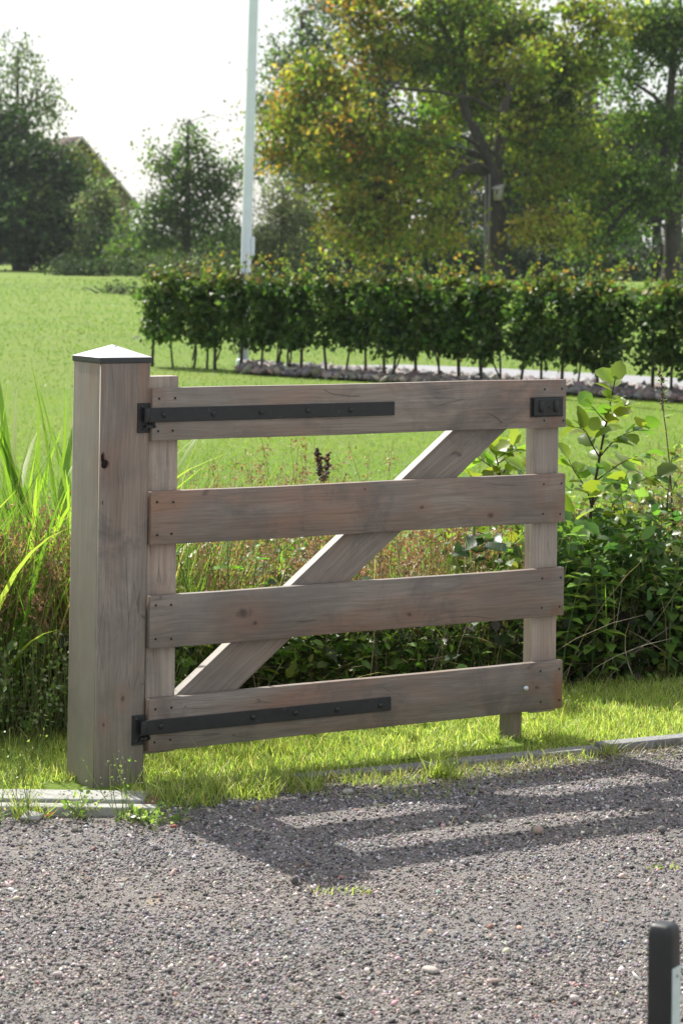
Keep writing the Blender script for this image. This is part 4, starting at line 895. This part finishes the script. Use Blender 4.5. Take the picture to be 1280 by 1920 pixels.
herb('dense_green_herbs', 9000, .72, 2.3, .0, .7, .05, .60, .055, [(.08,.16,.04), (.12,.21,.05), (.055,.12,.035)], None, hf=lambda X, Y: topf(X, Y)+.06)
herb('far_bank_herbs', 6000, -1.9, 2.4, 1.6, 2.7, .0, .42, .045, VP+[(.2,.13,.07)], [.2, .3, .25, .1, .1, .05])
herb('front_sprigs', 3600, -1.5, 2.0, -.06, .12, .0, .36, .036, [(.12,.20,.04), (.18,.26,.06), (.09,.15,.035)], None)
# (b) grasses and rushes in the mass
def tallgrass(name, n, x0, x1, q0, q1, hmin, hmax, w, pal, wts, lean=.25, mat=None, seg=5, curve=(.1, .7), wmul=1):
    X, Y, Z = band(n, x0, x1, q0, q1, 0, 0)
    return tag(grass(name, X, Y, Z-.01, rng.uniform(hmin, hmax, n), rng.uniform(w*.6, w*1.3, n), pal, wts, lean, seg, mat, curve=curve), kind='stuff')
tallgrass('rush_blades', 5200, -1.7, -.45, .05, 1.5, .4, 1.0, .0055, [(.12,.22,.04), (.18,.28,.05), (.09,.16,.035), (.30,.26,.12)], [.35, .3, .2, .15], .14)
tallgrass('ditch_grass', 3200, -.6, 2.3, .05, 2.0, .2, .66, .005, [(.12,.20,.04), (.18,.26,.05), (.32,.27,.14), (.08,.14,.03)], [.3, .25, .25, .2], .3)
tallgrass('dead_straw', 3600, -1.6, 2.3, .0, 1.5, .2, .6, .0032, [(.42,.35,.24), (.32,.24,.16), (.5,.44,.33)], None, .6, M_dry, 5, (.4, 1.4))
tallgrass('far_bank_grass', 4200, -2.0, 2.4, 1.9, 3.0, .08, .34, .005, [(.16,.26,.04), (.2,.3,.05), (.30,.24,.12)], [.45, .35, .2], .3)
# brown rush seed heads: thin stalk with clusters
def rushes(name, spots, hr, pal=((.36,.20,.12), (.44,.27,.17), (.26,.14,.09))):
    mb = MB()
    for (cx, cq, r, k) in spots:
        for _ in range(int(k*1.35)):
            x = cx+rng.normal()*r; q = cq+rng.normal()*r*.8; y = float(veg_y(x))+q; z0 = float(lawn_z(x, y)); h = rng.uniform(*hr)
            a = np.array([x, y, z0]); b = a+[rng.normal()*.09, rng.normal()*.09, h]; m_ = (a+b)/2+rng.normal(size=3)*.015
            tube(mb, [a, m_, b], [.0018, .0015, .001], 3, c=[pick(((.30,.22,.13), (.22,.20,.08)), 1)[0]], cap=False)
            for g in range(rng.integers(2, 5)):
                kk = 12; o = b-[0, 0, rng.uniform(0, .14)]+rng.normal(size=3)*.012; pp = o+rng.normal(size=(kk, 3))*[.013, .013, .018]
                scatter(DIAM[0], DIAM[1], pp, frames(unit(kk)+[0, 0, .3], unit(kk)), rng.uniform(.006, .016, kk), jit(pick(pal, kk), .25), mb=mb)
    return tag(mb.obj(name, M_dry), kind='stuff')
rushes('brown_rushes', [(-1.15, .3, .12, 90), (-.95, .25, .12, 90), (-1.05, .1, .1, 50), (-.85, .5, .1, 50), (-.98, .9, .12, 40), (-.62, .8, .1, 50), (-.45, .7, .1, 60), (-.3, .9, .12, 40), (.2, .8, .12, 55), (.35, 1.0, .1, 50), (.45, .6, .1, 30), (1.3, .8, .13, 60), (1.5, .5, .1, 40), (1.15, 1.3, .12, 40), (-.1, .4, .12, 40), (-.42, .3, .1, 50), (.1, .5, .12, 40), (.4, .35, .12, 30), (.65, .6, .12, 40), (1.05, .55, .12, 30), (1.3, .4, .1, 40)], (.40, .72))
rushes('far_bank_rushes', [(-.45, 2.0, .13, 40), (-.25, 2.1, .12, 30), (.0, 2.1, .15, 18), (.3, 2.1, .2, 14), (1.5, 1.9, .2, 30)], (.42, .74))

# (c) individual plants
def hooked(objn, meshes, parent, pos, fwd, nrm, s):
    o = bpy.data.objects.new(objn, meshes[rng.integers(0, len(meshes))]); C.objects.link(o); o.parent = parent
    R = frames(np.array([fwd], float), np.array([nrm], float))[0]
    M4 = Matrix(((R[0][0]*s, R[0][1]*s, R[0][2]*s, pos[0]), (R[1][0]*s, R[1][1]*s, R[1][2]*s, pos[1]), (R[2][0]*s, R[2][1]*s, R[2][2]*s, pos[2]), (0, 0, 0, 1)))
    o.matrix_local = M4; return o
def leafset(kind, cols):
    r = []
    for c in cols:
        v, f = leafmesh(kind); me = mk('leaf', v, f, M_vleaf, None, [c], True); r.append(me.data); bpy.data.objects.remove(me)
    return r
L_ald = leafset('round', [(.15,.24,.035), (.20,.29,.04), (.11,.19,.03), (.24,.30,.05)])
L_net = leafset('nettle', [(.10,.18,.04), (.13,.23,.045), (.17,.27,.055), (.22,.31,.07)])
L_drk = leafset('round', [(.03,.06,.025), (.045,.085,.03)])
L_wil = leafset('oval', [(.12,.20,.05), (.17,.25,.06), (.22,.26,.08)])
def sapling(label, pts, rad, leaves, lsize, boughs, cat='shrub', name='alder_sapling', nl=14, seg=8, bark_=None, spread=.5, group=None):
    """pts: main stem in world; boughs: list of (t along stem, end point in world)"""
    pts = np.array(pts, float); B = pts[0].copy(); root = empty(name, tuple(B), label, cat, 0, group); mb = MB()
    t = np.linspace(0, 1, 12); idx = np.linspace(0, len(pts)-1, 12); P = np.stack([np.interp(idx, np.arange(len(pts)), pts[:, i]) for i in range(3)], 1)
    tube(mb, P-B, np.linspace(rad, rad*.25, 12), seg); lines = [P[5:]]
    for (tt, e) in boughs:
        s = P[int(tt*11)]; q = curve_pts(s, e, .15, 7, .04); tube(mb, q-B, np.linspace(rad*.4, rad*.15, 7), 5); lines.append(q[1:])
    mb.obj('stem', bark_ or M_sapl, root, True)
    for ln in lines:
        L = np.linalg.norm(np.diff(ln, axis=0), axis=1).sum(); k = max(3, int(L*nl/.3))
        for j in range(k):
            u = (j+.5)/k*(len(ln)-1); i = int(u); p = ln[i]+(ln[min(i+1, len(ln)-1)]-ln[i])*(u-i); d = ln[min(i+1, len(ln)-1)]-ln[i]; d = d/(np.linalg.norm(d)+1e-6)
            sd = unit(1)[0]; sd -= d*(sd@d); sd /= np.linalg.norm(sd); sd[2] *= .5
            hooked('leaf', leaves, root, p-B, sd*1.0+d*spread+[0, 0, .1], np.array([0, 0, 1])+unit(1)[0]*.6, lsize*rng.uniform(.6, 1.25))
        hooked('leaf', leaves, root, ln[-1]-B, (ln[-1]-ln[-2])/np.linalg.norm(ln[-1]-ln[-2])+unit(1)[0]*.2, unit(1)[0]+[0, -.4, .6], lsize*rng.uniform(.8, 1.1))
    return root
D1 = 8.7
sapling('young alder with bright backlit leaves rising right of the gate', [(0.902, 8.70, 0.009), (0.913, 8.70, 0.382), (0.934, 8.70, 0.618), (0.967, 8.70, 0.815), (0.989, 8.70, 0.933), (1.012, 8.70, 1.047)], .008, L_ald, .072,
        [(.35, (1.156, 8.60, 0.709)), (.5, (1.139, 8.75, 0.773)), (.62, (1.105, 8.60, 0.883)), (.45, (0.849, 8.75, 0.750)), (.6, (0.853, 8.60, 0.880)), (.75, (0.926, 8.70, 0.948)), (.3, (0.843, 8.60, 0.570)), (.25, (1.105, 8.80, 0.550)), (.4, (1.015, 8.40, 0.708)), (.8, (1.070, 8.80, 0.947)), (.15, (0.858, 8.50, 0.408)), (.2, (1.011, 8.50, 0.449))])
sapling('young alder behind the top gap of the gate near its latch end', [(0.580, 8.60, 0.100), (0.587, 8.60, 0.334), (0.594, 8.60, 0.567), (0.583, 8.60, 0.722), (0.562, 8.60, 0.803)], .007, L_ald, .075,
        [(.5, (0.672, 8.50, 0.732)), (.6, (0.476, 8.60, 0.701)), (.7, (0.630, 8.60, 0.810)), (.75, (0.500, 8.70, 0.770)), (.4, (0.420, 8.60, 0.506)), (.35, (0.692, 8.60, 0.510)), (.3, (0.455, 8.50, 0.404)), (.85, (0.675, 8.80, 0.763)), (.25, (0.628, 8.50, 0.348))])
sapling('slender willow shoot at the right edge of the picture', [(1.266, 8.90, 0.159), (1.263, 8.90, 0.460), (1.246, 8.90, 0.701), (1.259, 8.90, 0.782)], .005, L_wil, .06, [(.5, (1.154, 8.80, 0.610)), (.6, (1.336, 8.90, 0.742)), (.7, (1.215, 8.90, 0.761)), (.4, (1.343, 8.80, 0.553)), (.3, (1.146, 8.80, 0.392)), (.55, (1.115, 8.90, 0.699))], name='willow_shoot')
sapling('small round-leaved sapling with two dark leaves behind the second rail', [(0.503, 8.30, 0.187), (0.482, 8.30, 0.412), (0.486, 8.30, 0.506)], .004, L_drk, .075, [(.7, (0.435, 8.20, 0.481)), (.8, (0.534, 8.20, 0.519))], name='dark_leaved_sapling', nl=4)
# tall spent flower stalks
def stalk(label, pts, leaves, name='flower_stalk', knob=.006, col=(.12,.08,.05), n=60, ls=.03, leafy=.5, cat='wildflower'):
    pts = np.array(pts, float); B = pts[0].copy(); root = empty(name, tuple(B), label, cat); mb = MB()
    idx = np.linspace(0, len(pts)-1, 14); P = np.stack([np.interp(idx, np.arange(len(pts)), pts[:, i]) for i in range(3)], 1)+rng.normal(size=(14, 3))*.002
    tube(mb, P-B, np.linspace(.003, .0012, 14), 6, c=[(.14,.11,.06)]); mb.obj('stem', M_stem, root)
    mb = MB(); u = rng.uniform(.5, 1, n); p = np.stack([np.interp(u*13, np.arange(14), P[:, i]) for i in range(3)], 1)-B+rng.normal(size=(n, 3))*knob*.6
    scatter(ico()[0], [ico()[1]], p, frames(unit(n), unit(n)), knob*rng.uniform(.3, .9, n), jit(np.repeat([col], n, 0), .3), mb=mb); mb.obj('seed_head', M_stem, root)
    for j in range(int(14*leafy)):
        q = P[rng.integers(3, 12)]-B; hooked('leaf', leaves, root, q, unit(1)[0]*[1, 1, .3]+[0, 0, .3], [0, 0, 1], ls*rng.uniform(.6, 1.2))
stalk('tall thin spent flower stalk above the lawn at the right edge', [(1.224, 8.80, 0.551), (1.229, 8.80, 0.750), (1.207, 8.80, 0.929), (1.198, 8.80, 1.008), (1.187, 8.80, 1.091)], L_wil, n=70, ls=.035, leafy=1.0)
stalk('dark brown dock seed stalk standing between the upper rails', [(-0.062, 10.00, 0.309), (-0.071, 10.00, 0.489), (-0.079, 10.00, 0.580), (-0.087, 10.00, 0.658)], L_net, 'dock_stalk', .010, (.07,.045,.03), 130, .04, .2)
stalk('second dark dock seed stalk leaning right beside the taller one', [(-0.085, 10.10, 0.296), (-0.067, 10.10, 0.479), (-0.048, 10.10, 0.570), (-0.053, 10.10, 0.639)], L_net, 'dock_stalk', .009, (.08,.05,.03), 90, .04, .2)
# nettles: one plant after another along the right of the ditch, each with opposite leaf pairs
def nettle(x, q, h, label, leaves=None, ls=.07, pairs=8, group='nettles growing in the ditch'):
    leaves = leaves or L_net; y = float(veg_y(x))+q; z0 = float(lawn_z(x, y)); root = empty('nettle', (x, y, z0), label, 'nettle', 0, group)
    tip = np.array([rng.normal()*.05, rng.normal()*.05-.03, h]); P = curve_pts((0, 0, 0), tip, 0, 8, .03); mb = MB(); tube(mb, P, np.linspace(.0035, .0015, 8), 5, c=[(.09,.13,.04)]); mb.obj('stem', M_stem, root)
    a0 = rng.uniform(0, PI)
    for j in range(pairs):
        u = .25+.74*j/(pairs-1); p = np.array([np.interp(u*7, np.arange(8), P[:, i]) for i in range(3)]); a = a0+j*PI/2
        for s in (0, PI):
            d = np.array([math.cos(a+s), math.sin(a+s), .25-.45*(1-u)]); hooked('leaf', leaves, root, p, d, np.array([0, 0, 1])+unit(1)[0]*.25, ls*(1.25-.55*u)*rng.uniform(.85, 1.15))
NL = 'leafy green nettle, one of the crowd growing between gate end and right edge'
NL2 = 'leafy green nettle, one of the crowd seen through the gate bars'
spots = [(.90,.10,.50),(1.0,.05,.42),(1.08,.18,.55),(1.18,.06,.46),(.95,.28,.60),(1.05,.36,.62),(.82,.22,.52),(.78,.05,.38),(1.27,.16,.40),(1.12,.5,.55),(1.36,.1,.34),(1.22,.32,.5),(.88,.42,.58),(.72,.15,.42)]
for (x, q, h) in spots: nettle(x, q-.08, h*1.08, NL)
for (x, q, h) in [(.55,.12,.34),(.42,.10,.30),(.28,.08,.33),(.10,.12,.30),(-.05,.1,.26),(-.22,.15,.3),(-.38,.12,.34),(.62,.3,.4)]: nettle(x, q, h, NL2, None, .045, 6, 'nettles seen through the gate')
# brambly light-green plants behind the middle gap
for (x, q, h, lab) in [(-.36,.10,.60,'light green broad-leaved herb behind the left of the second gap'),(-.20,.12,.62,'light green broad-leaved herb left of the brace in the middle gap'),(-.28,.05,.52,'light green broad-leaved herb low in the middle gap'),(-.05,.15,.58,'light green broad-leaved herb beside the brace'),(-.45,.08,.55,'light green broad-leaved herb beside the left upright in the middle gap'),(.06,.1,.5,'light green broad-leaved herb just under the brace')]:
    r = None; nettle(x, q, h, lab, L_ald, .06, 5, None)
# reeds / iris leaves at the left: each clump a thing, each large blade a part
def strapleaf(L, w, bend, col, n=9):
    v = []; q = []
    for i in range(n+1):
        t = i/n; ww = w*(1-t**3)*.5+.0003; y = bend*t*t*L; z = L*(t-.28*bend*t**3); v += [(-ww, y, z), (0, y-.25*w*(1-t), z), (ww, y, z)]
    for i in range(n):
        for j in (0, 1): q.append((i*3+j, i*3+j+1, i*3+j+4, i*3+j+3))
    o = mk('blade', v, [np.array(q)], M_grass, None, [col], True); me_ = o.data; bpy.data.objects.remove(o); return me_
BLD = [strapleaf(1, .022*k, b, c) for k, b, c in ((.8, .12, (.20,.32,.04)), (1.0, .3, (.15,.27,.035)), (.7, .5, (.24,.35,.05)), (.9, .2, (.11,.20,.03)), (.8, .9, (.26,.32,.07)))]
def reeds(x, q, k, h, label, group='reed clumps in the ditch'):
    y = float(veg_y(x))+q; z0 = float(lawn_z(x, y)); root = empty('reed_clump', (x, y, z0), label, 'reeds', 0, group)
    for j in range(int(k*2.6)):
        o = bpy.data.objects.new('blade', BLD[rng.integers(0, len(BLD))]); C.objects.link(o); o.parent = root
        o.location = (rng.normal()*.05, rng.normal()*.05, -.02); s = h*1.2*rng.uniform(.55, 1.08); o.scale = (s*1.35, s, s); o.rotation_euler = (rng.normal()*.10, rng.normal()*.12, rng.uniform(0, 6.28))
for (x, q, k, h, lab) in [(-.93,.55,22,1.08,'tallest bright green reed clump just left of the gate post'),(-1.08,.5,20,1.0,'green reed clump at the left edge, beside the tallest one'),(-1.2,.35,16,.8,'half-cut green reed clump at the very left edge'),(-1.0,1.1,18,1.1,'green reed clump standing at the back of the ditch at left'),(-1.06,.12,9,.72,'low front reed clump with one broad yellow-green blade at far left'),
                          (-.35,1.0,7,.7,'small reed clump with a drooping blade behind the second gap'),(.42,.35,8,.42,'small fresh reed tuft low behind the third gap'),(-1.25,.9,16,1.0,'reed clump outside the left edge of the picture')]:
    reeds(x, q, k, h, lab)
# dead stalk litter and clippings lying along the drive edge
n = 2600; X = rng.uniform(-.55, 1.5, n); Y = 6.80+.47*X-np.abs(rng.normal(size=n))*.13+.03
o = grass('dry_litter', X, Y, gravel_z(X, Y)+.002, rng.uniform(.015, .06, n), rng.uniform(.0015, .003, n), [(.30,.26,.15), (.42,.38,.26), (.20,.22,.08), (.14,.11,.07)], None, 2.2, 3, M_dry); tag(o, kind='stuff')
n = 260; Y = rng.uniform(4.4, 6.6, n); X = rng.uniform(-1, 1, n)*.17*Y
o = grass('dry_chaff', X, Y, gravel_z(X, Y)+.005, rng.uniform(.01, .045, n), rng.uniform(.001, .0022, n), [(.45,.40,.28), (.25,.20,.13), (.38,.33,.18)], None, 3.5, 3, M_dry); tag(o, kind='stuff')
# wispy weeds in front of the ditch at left and by the post
def wisps(name, n, x0, x1, q0, q1, h0, h1, label=None, kind='stuff', ys=None, lf=(.008, .022)):
    mb = MB()
    for _ in range(n):
        x = rng.uniform(x0, x1); y = float(veg_y(x))+rng.uniform(q0, q1) if ys is None else rng.uniform(*ys); z0 = 0.0; h = rng.uniform(h0, h1)
        P = curve_pts((x, y, z0), (x+rng.normal()*.05, y+rng.normal()*.05, h), 0, 6, .04); tube(mb, P, np.linspace(.0014, .0007, 6), 3, c=[pick(((.22,.30,.10), (.30,.32,.16), (.15,.22,.07)), 1)[0]], cap=False)
        k = rng.integers(5, 12); u = rng.uniform(.3, 1, k)*5; p = np.stack([np.interp(u, np.arange(6), P[:, i]) for i in range(3)], 1)+rng.normal(size=(k, 3))*.010
        scatter(DIAM[0], DIAM[1], p, frames(unit(k)+[0, 0, .3], unit(k)), rng.uniform(lf[0], lf[1], k), jit(pick(((.14,.22,.05), (.36,.38,.28), (.2,.28,.08)), k), .2), mb=mb)
    return mb.obj(name, M_veg)
tag(wisps('wispy_weeds', 460, -1.35, -.55, -.20, .08, .10, .38), kind='stuff')
tag(wisps('kerb_weeds', 20, -.95, -.78, 0, 0, .06, .26, ys=(6.22, 6.30), lf=(.004,.011)), 'sparse wiry weed growing in front of the kerb left of the post', 'weed')
tag(wisps('post_weed', 9, -.585, -.535, 0, 0, .15, .215, ys=(6.25, 6.30), lf=(.004,.010)), 'slender pale weed with seed tips in front of the post foot', 'weed')
tag(wisps('kerb_weeds', 12, -.70, -.64, 0, 0, .02, .08, ys=(6.27, 6.31)), 'little leafy weed sprouting against the kerb below the post', 'weed')
tag(wisps('kerb_weeds', 30, -.53, -.45, 0, 0, .01, .035, ys=(6.24, 6.30)), 'flat green moss-like weed at the end of the kerb', 'weed')
# fallen leaves
LV = leafset('round', [(.34,.12,.04), (.30,.08,.05), (.36,.24,.06)])
for (x, y, z, i, lab) in [(-.745,6.245,.02,0,'fallen orange leaf lying by the weeds in front of the kerb'),(.345,6.99,.03,1,'fallen dark red leaf at the grass edge under the gate'),(.77,7.20,.03,2,'fallen yellow-orange leaf against the kerb right of the stop post'),(.60,7.14,.012,1,'fallen brown-red leaf on the gravel near the stop post')]:
    o = bpy.data.objects.new('fallen_leaf', LV[i]); C.objects.link(o); o.location = (x, y, z); o.scale = (.03,)*3; o.rotation_euler = (rng.normal()*.3, rng.normal()*.3, rng.uniform(0, 6)); tag(o, lab, 'leaf')

hz = box('haze', (-170, 170, -12, 260, -1.5, 24), None); tag(hz, kind='stuff')
hm = bpy.data.materials.new('haze'); hm.use_nodes = True; hm.node_tree.nodes.remove(hm.node_tree.nodes['Principled BSDF'])
pv = hm.node_tree.nodes.new('ShaderNodeVolumePrincipled'); pv.inputs['Color'].default_value = (.9, .95, 1, 1); pv.inputs['Density'].default_value = 0.00018; pv.inputs['Anisotropy'].default_value = 0.3
hm.node_tree.links.new(pv.outputs[0], hm.node_tree.nodes['Material Output'].inputs['Volume']); hz.data.materials.append(hm)
